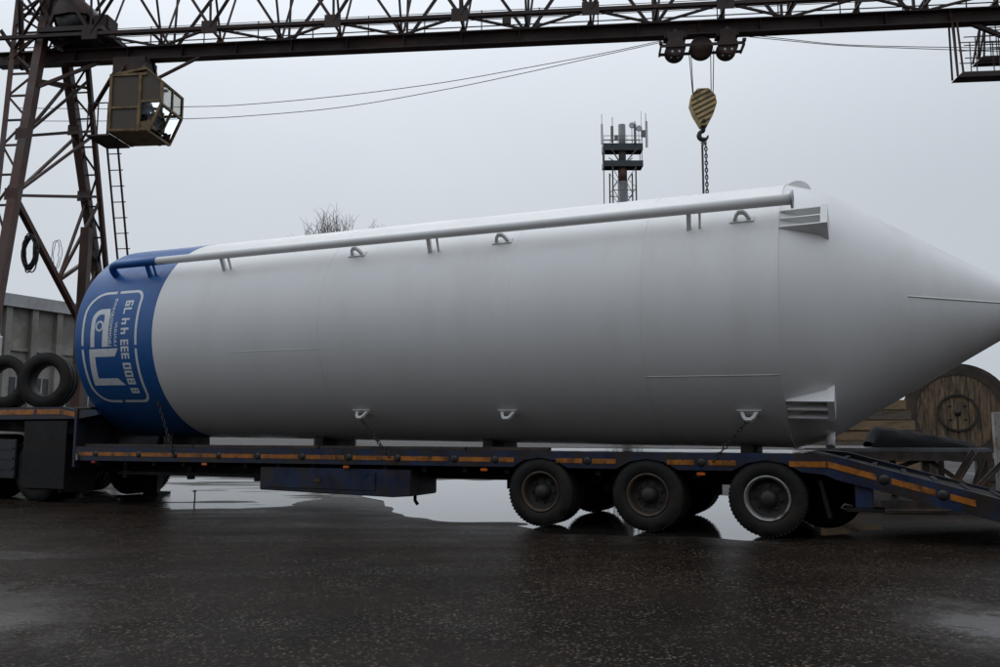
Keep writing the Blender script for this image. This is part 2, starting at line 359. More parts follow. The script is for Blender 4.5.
for n_ in m.node_tree.nodes:
    if n_.type == 'BUMP': n_.inputs['Strength'].default_value = .4
    if n_.type == 'TEX_NOISE': n_.inputs['Scale'].default_value = 3.5; n_.inputs['Detail'].default_value = 6
def sheet(pts, z, name, mname):
    o = MB().add([(p[0], p[1], z) for p in pts], [tuple(range(len(pts)))]).build(name, mname, normals=False); o['kind'] = 'structure'; return o
for pg, mname in ((poly, 'puddle_water'), (poly2, 'shallow_water')):
    cen = sum((Vector((p[0], p[1])) for p in pg), Vector((0, 0))) / len(pg)
    sheet([(p[0] + (p[0] - cen.x) * .05, p[1] + (-.3 if p[1] < cen.y else .3)) for p in pg], WL, 'puddle', mname)

# ================================================================ LOWBED TRAILER
trailer = thing('lowbed_trailer', 'long dark blue lowbed trailer with orange side strips carrying the white silo', 'trailer', TW, -TH)
AX = 1.2785; WR = .40; DK = .872; TWID = 2.36
def side_profile():
    top = [(-8.98, DK), (1.62, DK), (2.0, .84), (3.75, .37)]
    bot = [(3.75, .15), (1.95, .615), (1.85, .66)]
    pts = top + bot
    for s0 in (AX, 0, -AX):                    # arches over the wheels, right to left
        for k in range(9):
            a = math.pi * k / 8
            z = .40 + .462 * math.sin(a) * .86
            x = s0 + .50 * math.cos(a)
            if z > .662: pts.append((x, min(z, .80)))
    pts.append((-8.98, .662))
    return pts
prof = side_profile()
for y0, nm in ((0, 'side_frame'), (TWID, 'side_frame')):
    # split the strip into convex pieces for clean shading
    mb = MB(); mb.prism(prof, y0, y0 + .07); o = mb.build(nm, 'trailer_blue', trailer)
MB().box(-8.98, 1.62, .07, TWID, DK - .05, DK - .006).build('deck', 'wet_deck', trailer)
MB().add([(1.62, .07, DK - .006), (1.62, TWID, DK - .006), (3.75, TWID, .34), (3.75, .07, .34), (1.62, .07, DK - .06), (1.62, TWID, DK - .06), (3.75, TWID, .28), (3.75, .07, .28)],
         [(0, 3, 2, 1), (4, 5, 6, 7), (0, 4, 7, 3), (1, 2, 6, 5), (2, 3, 7, 6), (0, 1, 5, 4)]).build('tail_ramp_deck', 'tail_black', trailer)
for k in range(6):                              # ribs across the sloping tail
    t_ = k / 5.5; x = 2.0 + 1.7 * t_; z = .872 - .006 - (x - 1.62) * (DK - .34) / 2.13
    MB().bar((x, .12, z + .012), (x, TWID - .05, z + .012), .05, .03).build('grip_rib', 'tail_black', trailer)
for y in (.62, 1.70):
    MB().prism([(-8.9, .80), (1.7, .80), (2.6, .55), (2.6, .50), (1.4, .50), (-8.0, .47), (-8.9, .55)], y, y + .14).build('main_beam', 'chassis_black', trailer)
for k in range(18):
    x = -8.6 + k * .57
    MB().box(x, x + .06, .08, TWID - .01, .60, DK - .055).build('cross_beam', 'chassis_black', trailer)
MB().box(-8.4, -5.6, .30, .36, .45, .50).build('underrun_rail', 'chassis_black', trailer)
for x in (-8.3, -7.0, -5.75):
    MB().box(x, x + .08, .31, .39, .40, .66).build('rail_bracket', 'chassis_black', trailer)
for x0_, x1_ in ((-8.9, -6.7), (-6.68, -4.5), (-4.48, -2.3), (-2.28, -1.2)):     # dark timber kerbs added to give the shadow band along the deck edge
    MB().box(x0_, x1_, .09, .20, DK - .0055, DK + .04).build('deck_shade_kerb', 'wood_dark', trailer, bevel=.008)
# storage box
sb = MB().prism([(-5.42, .62), (-3.03, .62), (-3.03, .29), (-3.3, .27), (-5.42, .31)], .035, .72).build('storage_box', 'trailer_blue', trailer, bevel=.012)
MB().box(-5.30, -3.55, .022, .034, .35, .58).build('box_door', 'trailer_blue', sb, bevel=.004)
MB().box(-4.5, -4.4, .008, .024, .44, .48).build('latch', 'scrap_steel', sb)
MB().tube([(-3.12, .3, .29), (-3.12, .3, .22), (-3.08, .3, .17)], .022, 6).build('drain_pipe', 'chassis_black', sb)
# reflective strips, pockets and lamps read off the photograph (pixel columns on the side frame)
def strip(x0, x1, zt0, zb0, zt1=None, zb1=None):
    a, c = on_trailer(x0, 460)[0], on_trailer(x1, 460)[0]; zt1 = zt0 if zt1 is None else zt1; zb1 = zb0 if zb1 is None else zb1
    MB().prism([(a, zt0), (c, zt1), (c, zb1), (a, zb0)], -.005, -.0005).build('reflective_strip', 'reflective_orange', trailer)
runs = [(79, 93), (98, 136), (141, 172), (177, 216), (221, 254), (261, 298), (306, 344), (353, 394), (401, 449), (459, 491), (499, 514), (556, 582), (592, 616), (667, 694), (708, 736)]
for a, c in runs: strip(a, c, .792, .738)
strip(789, 826, .792, .735)
def tailz(x): return .84 + (x - 2.0) * (.37 - .84) / 1.75
for a, c in ((828, 877), (891, 936), (949, 975)):
    p, q = on_trailer(a, 475)[0], on_trailer(c, 490)[0]
    MB().prism([(p, tailz(p) - .075), (q, tailz(q) - .075), (q, tailz(q) - .135), (p, tailz(p) - .135)], -.005, -.0005).build('reflective_strip', 'reflective_orange', trailer)
for x in (95.5, 138.5, 174.5, 218.5, 257.5, 302, 348.5, 397.5, 454, 495, 587, 701):
    s_ = on_trailer(x, 460)[0]
    MB().lathe([(-.012, .001), (-.012, .028), (-.004, .045), (.004, .048)], 14, 'y', (s_, 0, .765)).build('lashing_socket', 'hook_black', trailer)
for x in (884, 942):
    s_ = on_trailer(x, 480)[0]
    MB().lathe([(-.014, .001), (-.014, .03), (-.004, .05), (.004, .053)], 14, 'y', (s_, 0, tailz(s_) - .11)).build('lashing_socket', 'hook_black', trailer)
for x, mt in ((204, 'lamp_orange'), (346, 'lamp_orange'), (484, 'lamp_orange'), (701, 'lamp_orange'), (93, 'lamp_red')):
    s_ = on_trailer(x, 470)[0]
    MB().box(s_ - .045, s_ + .045, -.012, .02, .625, .658).build('marker_lamp', mt, trailer, bevel=.006)
    MB().box(s_ - .02, s_ + .02, .02, .05, .62, .70).build('lamp_bracket', 'chassis_black', trailer)
# gooseneck
gn = MB().prism([(-12.9, 1.49), (-9.35, 1.49), (-9.02, 1.44), (-9.02, 1.30), (-12.9, 1.30)], 0, .07).build('gooseneck_side', 'trailer_blue', trailer)
MB().prism([(-12.9, 1.49), (-9.35, 1.49), (-9.02, 1.44), (-9.02, 1.30), (-12.9, 1.30)], TWID, TWID + .07).build('gooseneck_side', 'trailer_blue', trailer)
MB().box(-12.9, -8.80, .07, TWID, 1.46, 1.486).build('gooseneck_deck', 'wet_deck', trailer)
for y in (.62, 1.70):
    MB().prism([(-12.9, 1.45), (-9.0, 1.45), (-8.9, .80), (-8.9, .55), (-9.35, .55), (-9.5, 1.05), (-12.9, 1.15)], y, y + .14).build('gooseneck_beam', 'chassis_black', trailer)
MB().box(-9.04, -8.99, .0, TWID + .07, .56, 1.44).build('bulkhead', 'trailer_blue', trailer)
MB().prism([(-8.99, 1.44), (-8.99, 1.30), (-8.55, 1.36), (-8.62, 1.44)], .02, .08).build('corner_gusset', 'trailer_blue', trailer)
g0 = on_trailer(0, 411)[0]
for a, c in ((-12.8, -11.2), (-11.15, -9.95), (-9.9, -9.37)):
    MB().prism([(a, 1.455), (c, 1.455), (c, 1.375), (a, 1.375)], -.005, -.0005).build('reflective_strip', 'reflective_orange', trailer)
MB().prism([(-9.36, 1.453), (-9.04, 1.405), (-9.04, 1.33), (-9.36, 1.375)], -.005, -.0005).build('reflective_strip', 'reflective_orange', trailer)
MB().box(-8.93, -8.90, -.03, -.006, .665, .76).build('number_plate', 'rim_silver', trailer)
for y in (.35, 1.95):                           # landing legs
    lg = MB().box(-9.42, -9.28, y, y + .14, .12, 1.30).build('landing_leg', 'chassis_black', trailer)
    MB().box(-9.52, -9.18, y - .08, y + .22, -.005, .05).build('foot_plate', 'chassis_black', lg)
    MB().box(-9.39, -9.31, y + .03, y + .11, .04, .13).build('inner_leg', 'scrap_steel', lg)
# rear support leg
lg = MB().box(2.13, 2.30, .03, .20, .33, .70).build('support_leg', 'trailer_blue', trailer, bevel=.01)
MB().box(2.03, 2.40, -.03, .26, .30, .33).build('foot_plate', 'chassis_black', lg)
MB().tube([(2.05, -.03, .315), (2.0, -.06, .34), (2.03, -.03, .37), (2.1, .0, .35)], .012, 6).build('handle', 'scrap_steel', lg)
# wheels
def wheel_meshes(r, w, rimr, rim_mat, prefix=None):
    """wheel centred at origin, axis y, outer face towards -y"""
    t = MB().lathe([(-w * .42, rimr), (-w * .5, rimr + .03), (-w * .52, rimr + (r - rimr) * .45), (-w * .48, r * .95), (-w * .40, r * .992), (-w * .2, r), (-w * .19, r - .012), (-w * .15, r - .012), (-w * .14, r), (w * .14, r), (w * .15, r - .012), (w * .19, r - .012), (w * .2, r), (w * .40, r * .992), (w * .48, r * .95), (w * .52, rimr + (r - rimr) * .45), (w * .5, rimr + .03), (w * .42, rimr)], 48, 'y')
    for k in range(56):                          # tread shoulder blocks
        a = 2 * math.pi * k / 56; c_, s_ = math.cos(a), math.sin(a); tx, tz = -s_, c_
        for sg in (-1, 1):
            v = []
            for rr_ in (r * .97, r * .9995):
                for dt in (-.012, .012):
                    for yy in (sg * w * .34, sg * w * .475): v.append((c_ * rr_ + tx * dt, yy, s_ * rr_ + tz * dt))
            t.add(v, [(4, 5, 7, 6), (0, 1, 5, 4), (2, 6, 7, 3), (1, 3, 7, 5), (0, 4, 6, 2)])
    rim = MB().lathe([(-w * .42, rimr + .002), (-w * .47, rimr + .005), (-w * .47, rimr - .012), (-w * .36, rimr - .026), (-w * .1, rimr - .034)], 40, 'y')
    disc = MB().lathe([(-w * .1, rimr - .034), (w * .05, rimr - .05), (w * .08, rimr - .09), (w * .04, rimr * .52), (w * .04, rimr * .3), (w * .06, .001)], 40, 'y')
    hub = MB().lathe([(w * .04, rimr * .42), (-w * .16, rimr * .40), (-w * .20, rimr * .36), (-w * .36, rimr * .30), (-w * .42, rimr * .24), (-w * .42, .001)], 24, 'y')
    for k in range(8):
        a = 2 * math.pi * k / 8
        hub.lathe([(w * .03, .014), (-w * .09, .014), (-w * .09, .001)], 6, 'y', (math.cos(a) * rimr * .58, 0, math.sin(a) * rimr * .58), smooth=False)
    return t, rim, hub, disc
def make_wheel(parent, loc, r, w, rimr, rm, flip=False, spin=0., hub=True, label=None):
    t, rim, hb, disc = wheel_meshes(r, w, rimr, rm)
    o = t.build('wheel', 'tyre_rubber', parent, loc=loc)
    o.rotation_euler = (0, spin, math.pi if flip else 0)
    rim.build('rim', rm, o); disc.build('disc', 'hub_dark', o)
    if hub: hb.build('hub', 'hub_dark', o)
    if label: o['label'] = label
    return o
def copy_wheel(src, loc, flip=False, spin=0.):
    c = copy_tree(src, src.parent); c.location = loc; c.rotation_euler = (0, spin, math.pi if flip else 0); return c
w1 = make_wheel(trailer, (-AX, .125, WR), WR, .225, .232, 'rim_rust', label='trailer wheel with dull brown rim, foremost axle')
w2 = make_wheel(trailer, (0, .125, WR), WR, .225, .235, 'rim_rust', spin=.5, label='trailer wheel with rust edged rim, middle axle')
w3 = make_wheel(trailer, (AX, .125, WR), WR, .225, .235, 'rim_silver', spin=.9, label='trailer wheel with pale silver rim, rearmost axle')
for k in (-1, 0, 1):
    copy_wheel(w1, (k * AX, .375, WR), True, .3 * k)
    copy_wheel(w1, (k * AX, TWID - .055, WR), True, .3)
    copy_wheel(w1, (k * AX, TWID - .305, WR), False, .1)
    ax_ = MB().tube([(k * AX, .2, WR), (k * AX, TWID - .1, WR)], .07, 10).build('axle', 'chassis_black', trailer)
    for y in (.70, 1.76):
        MB().box(k * AX - .45, k * AX + .45, y - .05, y + .05, WR + .05, WR + .12).build('leaf_spring', 'chassis_black', trailer)
for a in (-AX * 1.5, -AX * .5, AX * .5, AX * 1.5):
    MB().box(a - .05, a + .05, .62, .78, .38, .52).build('spring_hanger', 'chassis_black', trailer)
sw = copy_wheel(w1, (1.80, .90, .44), False, .7); sw['label'] = 'spare wheel hung under the trailer tail'
MB().box(1.74, 1.86, .99, 1.06, .40, .80).build('spare_bracket', 'chassis_black', trailer)
for k in (-1, 0, 1):                            # mudguard arches
    MB().lathe([(.02, .455), (.50, .455), (.50, .465), (.02, .465), (.02, .455)], 14, 'y', (k * AX, 0, WR), R(62), R(118)).build('mudguard', 'chassis_black', trailer)
MB().prism([(1.78, .60), (1.82, .60), (1.90, .22), (1.86, .22)], .1, .56).build('mud_flap', 'tyre_rubber', trailer)

# ================================================================ SILO
PS = -.0117; THS = .4312; SR = 1.548
ds = Vector((math.cos(THS) * math.cos(PS), -math.sin(THS) * math.cos(PS), math.sin(PS)))
ns = Vector((-math.sin(THS), -math.cos(THS), 0)); ks = ds.cross(-ns).normalized()
if ks.z < 0: ks = -ks
SO = TW + TN * (1.25 - .0705) + Vector((0, 0, 2.4755))
silo = thing('silo', 'huge white steel silo with blue top band and conical end lying on the trailer', 'silo')
silo.matrix_world = Matrix(((ds.x, -ns.x, ks.x, SO.x), (ds.y, -ns.y, ks.y, SO.y), (ds.z, -ns.z, ks.z, SO.z), (0, 0, 0, 1)))
# local frame: x along axis (cone end +), y away from camera, z up; angle a measured from the camera side upwards
def cyl(s, a, r): return Vector((s, -r * math.cos(a), r * math.sin(a)))
SEG = 128
courses = [(-7.17, -4.24), (-4.24, -1.52), (-1.52, .066), (.066, 1.5)]
for i, (a, c) in enumerate(courses):
    rr_ = SR - (.0015 if i % 2 else 0)
    MB().lathe([(a + .0005, rr_), (a + (c - a) / 3, rr_), (a + (c - a) * 2 / 3, rr_), (c - .0005, rr_)], SEG).build('shell_course', 'silo_white', silo)
for s_ in (-4.24, -1.52, .066):
    MB().lathe([(s_ - .009, SR - .003), (s_ - .004, SR + .0022), (s_ + .004, SR + .0022), (s_ + .009, SR - .003)], SEG).build('weld_seam', 'silo_white', silo)
for s0, s1, a in ((-5.725, -4.245, -13.1), (.07, 1.49, -30.1)):
    p = [cyl(s0 + (s1 - s0) * k / 8, R(a), SR - .001) for k in range(9)]
    MB().tube(p, .004, 6).build('weld_seam', 'silo_white', silo)
MB().lathe([(1.5, SR - .03), (1.5, SR + .012), (1.518, SR + .012), (1.518, SR - .03)], SEG, smooth=False).build('base_ring', 'silo_white', silo)
# cone with its axis slightly off centre
CS = 1.72; AXP, AYP, AZP = 4.242, .418, .034
def conepts(q, n=SEG): return [(CS + (AXP - CS) * q, AYP * q - SR * (1 - q) * math.cos(2 * math.pi * k / n), AZP * q + SR * (1 - q) * math.sin(2 * math.pi * k / n)) for k in range(n)]
def cone_r(s): return SR if s < CS else SR * (1 - (s - CS) / (AXP - CS))
mb = MB(); rows = [[(1.518, -SR * math.cos(2 * math.pi * k / SEG), SR * math.sin(2 * math.pi * k / SEG)) for k in range(SEG)]]
rows += [conepts(q) for q in np.linspace(.075, .45, 11)]
f = [(j * SEG + i, j * SEG + (i + 1) % SEG, (j + 1) * SEG + (i + 1) % SEG, (j + 1) * SEG + i) for j in range(len(rows) - 1) for i in range(SEG)]
mb.add([p for r_ in rows for p in r_], f, True); mb.build('hopper_cone', 'silo_white', silo)
mb = MB(); rows = [[(p[0], p[1] * .997 + .0009, p[2] * .997) for p in conepts(q)] for q in np.linspace(.45, .9, 10)]
mb.add([p for r_ in rows for p in r_], [(j * SEG + i, j * SEG + (i + 1) % SEG, (j + 1) * SEG + (i + 1) % SEG, (j + 1) * SEG + i) for j in range(9) for i in range(SEG)], True)
lowcone = mb.build('hopper_cone', 'silo_white', silo)
q = .9; c0 = Vector((CS + (AXP - CS) * q, AYP * q, AZP * q))
MB().lathe([(-.02, SR * .1 - .01), (-.02, SR * .1 + .05), (.02, SR * .1 + .05), (.02, SR * .1 - .02), (-.02, SR * .1 - .02)], 32, 'x', c0, smooth=False).build('outlet_flange', 'galvanised', silo)
a = R(3)
p = [Vector((CS + (AXP - CS) * q, AYP * q - SR * (1 - q) * math.cos(a), AZP * q + SR * (1 - q) * math.sin(a))) for q in np.linspace(.40, .88, 10)]
MB().tube(p, .008, 6).build('weld_seam', 'silo_white', silo)
# blue top end
MB().lathe([(-8.77, SR - .04), (-8.77, SR + .0005), (-8.768, SR + .003), (-8.74, SR + .003), (-8.0, SR + .003), (-7.18, SR + .003), (-7.174, SR + .003), (-7.172, SR - .004)], SEG).build('blue_band', 'silo_blue', silo)
MB().lathe([(-8.75, SR - .03), (-8.84, SR * .8), (-8.92, SR * .5), (-8.97, .25), (-8.98, .001)], 64).build('top_cover', 'silo_blue', silo)
# filling pipe
PA = R(37.2); PR = SR + .2
def pp(s): return cyl(s, PA, PR)
pipe = MB().tube([pp(-7.3), pp(-4), pp(-1), pp(1.66)], .058, 20).build('filling_pipe', 'silo_white', silo)
MB().lathe([(-.012, .056), (-.012, .098), (.012, .098), (.012, .044), (-.03, .044)], 24, 'x', pp(1.665), smooth=False).build('pipe_flange', 'galvanised', pipe)
MB().lathe([(0, .001), (0, .045)], 20, 'x', pp(1.672)).build('pipe_mouth', 'hook_black', pipe)
el = [pp(-7.3), pp(-8.15)] + [cyl(-8.15 - .17 * math.sin(R(t_)), PA, PR - .17 * (1 - math.cos(R(t_)))) for t_ in (20, 45, 70, 90)] + [cyl(-8.32, PA, SR - .02)]
MB().tube(el, .0585, 20).build('pipe_elbow', 'silo_blue', silo)
for s_, mt in ((-7.55, 'silo_blue'), (-6.1, 'silo_white'), (-2.72, 'silo_white'), (.56, 'silo_white')):
    mb = MB(); mb.bar(cyl(s_, R(33.6), SR - .02), cyl(s_ + .02, R(36.4), PR - .04), .05, .05); mb.bar(cyl(s_ + .12, R(33.6), SR - .02), cyl(s_ + .14, R(36.4), PR - .04), .025, .025)
    mb.build('pipe_bracket', mt, silo)
MB().prism([(1.63 + .16 * math.cos(R(a_)), 1.365 + .165 * math.sin(R(a_))) for a_ in range(0, 181, 15)], -.41, -.37).build('lifting_eye', 'silo_white', silo)
# lifting lugs: folded flat bar with an eye, standing out of the shell
def lug(s0, a):
    er = Vector((0, -math.cos(a), math.sin(a))); et = Vector((0, math.sin(a), math.cos(a))); ex = Vector((1, 0, 0))
    out = [(-.105, -.01), (-.062, .09), (-.03, .125), (.03, .125), (.062, .09), (.105, -.01)]
    inn = [(-.062, -.01), (-.036, .062), (-.018, .084), (.018, .084), (.036, .062), (.062, -.01)]
    v = []; n = len(out)
    for tt in (-.016, .016):
        for pr in (out, inn): v += [ex * (s0 + x) + er * (SR + z) + et * tt for x, z in pr]
    f = []
    for i in range(n - 1):
        f += [(i, i + 1, n + i + 1, n + i), (2 * n + i, 3 * n + i, 3 * n + i + 1, 2 * n + i + 1), (i, 2 * n + i, 2 * n + i + 1, i + 1), (n + i, n + i + 1, 3 * n + i + 1, 3 * n + i)]
    mb = MB().add(v, f)
    mb.bar(ex * (s0 - .13) + er * (SR + .004), ex * (s0 + .13) + er * (SR + .004), .08, .012, up=er)
    mb.build('lifting_lug', 'silo_white', silo)
for s_ in (-3.85, -1.73, 1.13):
    for a in (36.5, -48.5, 126.5, -138.5): lug(s_, R(a))
# leg sockets on the cone: three gussets closed by an end plate
def leg_socket(a):
    er = Vector((0, -math.cos(a), math.sin(a))); et = Vector((0, math.sin(a), math.cos(a))); ex = Vector((1, 0, 0))
    P = lambda s, r, t: ex * s + er * r + et * t
    s0, s1 = 1.525, 1.93; ro = SR + .02; ri = SR * .86
    so = None
    for t in (-.125, 0, .125):
        mb = MB(); v = [P(s0, ro - .01, t - .008), P(s1, ro, t - .008), P(s1, ri, t - .008), P(s0, SR - .05, t - .008)]; v += [p_ + et * .016 for p_ in v]
        mb.add(v, [(0, 1, 2, 3), (7, 6, 5, 4), (0, 4, 5, 1), (1, 5, 6, 2), (2, 6, 7, 3), (3, 7, 4, 0)])
        o = mb.build('leg_gusset', 'silo_white', silo)
    mb = MB(); v = [P(s1, ro + .008, -.14), P(s1, ro + .008, .14), P(s1, ri - .05, .14), P(s1, ri - .05, -.14)]; v += [p_ + ex * .07 for p_ in v]
    mb.add(v, [(0, 1, 2, 3), (7, 6, 5, 4), (0, 4, 5, 1), (1, 5, 6, 2), (2, 6, 7, 3), (3, 7, 4, 0)]); mb.build('leg_plate', 'silo_white', silo)
for a in (34.8, -46.6, 125, -137): leg_socket(R(a))
MB().tube([cyl(1.9, R(-78), cone_r(1.9) - .05), cyl(1.9, R(-76), SR + .02)], .05, 12).build('drain_stub', 'silo_white', silo)
# stencilled emblem, telephone number and small lettering; layout frame: u upwards round the shell, v towards the top end
LR = SR + .0048
def stencil(polys, name, inset=0.):
    """polys: list of closed (u,v) outlines -> thin plates wrapped on the shell"""
    bm = bmesh.new()
    for pl in polys:
        vs_ = [bm.verts.new((u, v, 0)) for u, v in pl]
        try: bm.faces.new(vs_)
        except ValueError: pass
    bmesh.ops.remove_doubles(bm, verts=bm.verts, dist=1e-5); bmesh.ops.triangulate(bm, faces=bm.faces)
    for _ in range(3):
        ed = [e for e in bm.edges if abs(e.verts[0].co.x - e.verts[1].co.x) > .05]
        if not ed: break
        bmesh.ops.subdivide_edges(bm, edges=ed, cuts=1, use_grid_fill=False); bmesh.ops.triangulate(bm, faces=bm.faces)
    for v in bm.verts:
        u, w = v.co.x, v.co.y; v.co = cyl(-7.58 - w, R(-42) + u / SR, LR)
    bmesh.ops.recalc_face_normals(bm, faces=bm.faces)
    for f_ in bm.faces:
        f_.normal_update()
        c_ = f_.calc_center_median()
        if f_.normal.dot(Vector((0, c_.y, c_.z))) < 0: f_.normal_flip()
    me = bpy.data.meshes.new(name); bm.to_mesh(me); bm.free(); me.materials.append(MATS['stencil_white'])
    o = bpy.data.objects.new(name, me); COL.objects.link(o); o.parent = silo; return o
def stroke(pts, w):                              # offset polyline -> quads
    pts = [Vector(p) for p in pts]; L_, R_ = [], []
    for i, p in enumerate(pts):
        d = (pts[min(i + 1, len(pts) - 1)] - pts[max(i - 1, 0)]).normalized(); n_ = Vector((-d.y, d.x)) * w / 2; L_.append(p + n_); R_.append(p - n_)
    return [[L_[i], L_[i + 1], R_[i + 1], R_[i]] for i in range(len(pts) - 1)]
def arc(cx, cy, r, a0, a1, n=8): return [(cx + r * math.cos(R(a0 + (a1 - a0) * k / n)), cy + r * math.sin(R(a0 + (a1 - a0) * k / n))) for k in range(n + 1)]
bl = .045
# frame: u 0.04..1.77, v -0.09..1.01
stencil(stroke([(.95, 1.01), (1.42, 1.01)] + arc(1.42, .66, .35, 90, 0) + [(1.77, .47)], bl), 'emblem_frame')
stencil(stroke([(1.77, .41), (1.77, .06)] + arc(1.62, .06, .15, 0, -90) + [(.935, -.09)], bl), 'emblem_frame')
stencil(stroke([(.885, -.09), (.20, -.08)] + arc(.19, .07, .15, -90, -180) + [(.04, .45)], bl), 'emblem_frame')
stencil(stroke([(.04, .51), (.04, .70)] + arc(.35, .70, .31, 180, 90) + [(.895, 1.01)], bl), 'emblem_frame')
stencil(stroke([(.925, .80), (1.32, .80)] + arc(1.32, .66, .14, 90, 0) + [(1.46, .49)], .085) + [[(1.50, .50), (1.40, .47), (.925, .47), (.925, .60), (1.36, .58), (1.42, .60), (1.50, .56)]], 'emblem_letter')
stencil(stroke([(1.24 + .07 * math.cos(R(a_)), .665 + .07 * math.sin(R(a_))) for a_ in range(0, 361, 30)], .03), 'emblem_ring')
stencil([[(.895, .87), (.895, .27), (.775, .35), (.775, .76), (.895, .87)][:4], [(.895, .87), (.775, .76), (.44, .79), (.325, .92)], [(.325, .92), (.44, .79), (.44, .39), (.325, .27)]], 'emblem_letter')
def text(body, u0, u1, v0, v1, name):
    cu = bpy.data.curves.new('t', 'FONT'); cu.body = body; cu.resolution_u = 3; cu.offset = .028
    o = bpy.data.objects.new('t', cu); COL.objects.link(o); dg = bpy.context.evaluated_depsgraph_get(); dg.update()
    me = bpy.data.meshes.new_from_object(o.evaluated_get(dg)); bpy.data.objects.remove(o)
    co = np.array([v.co[:2] for v in me.vertices]); lo = co.min(0); hi = co.max(0)
    for v in me.vertices:
        u = u0 + (v.co.x - lo[0]) / (hi[0] - lo[0]) * (u1 - u0); w = v0 + (v.co.y - lo[1]) / (hi[1] - lo[1]) * (v1 - v0)
        v.co = cyl(-7.58 - w, R(-42) + u / SR, LR)
    me.materials.clear(); me.materials.append(MATS['stencil_white'])
    x = bpy.data.objects.new(name, me); COL.objects.link(x); x.parent = silo; return x
SEGS = {'a': ((0, .8, 1, 1),), 'b': ((.66, .4, 1, 1),), 'c': ((.66, 0, 1, .6),), 'd': ((0, 0, 1, .2),), 'e': ((0, 0, .34, .6),), 'f': ((0, .4, .34, 1),), 'g': ((0, .4, 1, .6),)}
GL = {'8': 'acdefgb', '0': 'abcdef', '3': 'abcdg', '4': 'fgbc', '7': 'abc', '9': 'abcdfg'}
def digit(ch, u0, u1, v0=.055, v1=.215):
    pl = []
    for q_ in GL[ch]:
        for (a, b_, c, d_) in SEGS[q_]: pl.append([(u0 + a * (u1 - u0), v0 + b_ * (v1 - v0)), (u0 + c * (u1 - u0), v0 + b_ * (v1 - v0)), (u0 + c * (u1 - u0), v0 + d_ * (v1 - v0)), (u0 + a * (u1 - u0), v0 + d_ * (v1 - v0))])
    # merge the strokes on a small grid so that no two faces overlap
    us = sorted({p_[0] for q_ in pl for p_ in q_}); vv = sorted({p_[1] for q_ in pl for p_ in q_}); out = []
    for x0_, x1_ in zip(us[:-1], us[1:]):
        for y0_, y1_ in zip(vv[:-1], vv[1:]):
            cx_, cy_ = (x0_ + x1_) / 2, (y0_ + y1_) / 2
            if any(min(p_[0] for p_ in q_) < cx_ < max(p_[0] for p_ in q_) and min(p_[1] for p_ in q_) < cy_ < max(p_[1] for p_ in q_) for q_ in pl): out.append([(x0_, y0_), (x1_, y0_), (x1_, y1_), (x0_, y1_)])
    stencil(out, 'digit')
for ch, u0, u1 in (('8', .185, .275), ('8', .335, .435), ('0', .455, .555), ('0', .575, .675), ('3', .735, .82), ('3', .84, .92), ('3', .94, 1.02), ('4', 1.10, 1.195), ('4', 1.245, 1.34), ('7', 1.405, 1.505), ('9', 1.53, 1.62)): digit(ch, u0, u1)
text('ПРОМЫШЛЕННАЯ', .93, 1.67, .40, .455, 'small_lettering')
text('ГРУППА', .93, 1.29, .29, .345, 'small_lettering')

# timber bolsters under the silo
MWs = silo.matrix_world.copy(); MWt = Matrix.Translation(TW) @ Matrix.Rotation(-TH, 4, 'Z'); MTi = MWt.inverted()
def silo_to_trailer(p): return MTi @ (MWs @ Vector(p))
for s_, nm in ((-7.9, 'under the blue band of the silo'), (-5.0, 'under the white silo ahead of the storage box'), (-2.3, 'under the white silo just ahead of the trailer wheels'), (1.0, 'under the white silo beside its base ring')):
    c_ = silo_to_trailer(cyl(s_, R(-90), SR)); h = c_.z - DK
    pr = []
    for k in range(-6, 7):
        y = k / 6 * .40; pr.append((y, h + SR - math.sqrt(SR ** 2 - y * y) - .002))
    b_ = thing('timber_bolster', 'dark hollowed timber cradle ' + nm, 'bolster', MWt @ Vector((c_.x, c_.y, DK - .006)), -TH, 'timber cradles between silo and trailer deck')
    MB().prism([(-.42, 0), (.42, 0)] + [(y, z + .006) for y, z in pr[::-1]], -.07, .07, 'x').build('cradle', 'wood_dark', b_)
# lashing chains from the lower lugs to the trailer edge
def chain(p, q, name, label, group=None):
    p = Vector(p); q = Vector(q); mb = MB(); n = max(6, int((q - p).length / .058)); d = (q - p).normalized(); a = d.cross(Vector((0, 0, 1))).normalized(); b_ = d.cross(a)
    for i in range(n):
        c = p + (q - p) * ((i + .5) / n); e = a if i % 2 else b_
        pts = [c + d * (.036 * math.cos(t_)) + e * (.02 * math.sin(t_)) for t_ in [2 * math.pi * k / 8 for k in range(8)]]
        mb.tube(pts, .0075, 5, closed=True)
    return tag(mb.build(name, 'hook_black', normals=False), label, 'chain', group)
for (ls, la, tp, lab) in ((-3.85, -50, (390, 450), 'taut dark lashing chain from silo lug to trailer edge above the storage box'),
                          (1.13, -50, (713, 450), 'taut dark lashing chain from silo lug to trailer edge above the rearmost wheels')):
    p = MWs @ cyl(ls, R(la + 1.5), SR + .095); tx = on_trailer(*tp)[0]
    chain(p, MWt @ Vector((tx, -.012, .78)), 'lashing_chain', lab, 'lashing chains holding the silo')
p = MWs @ cyl(-7.35, R(-40), SR + .012); chain(p, MWt @ Vector((on_trailer(174, 455)[0], -.012, .78)), 'lashing_chain', 'taut dark lashing chain over the blue band of the silo', 'lashing chains holding the silo')

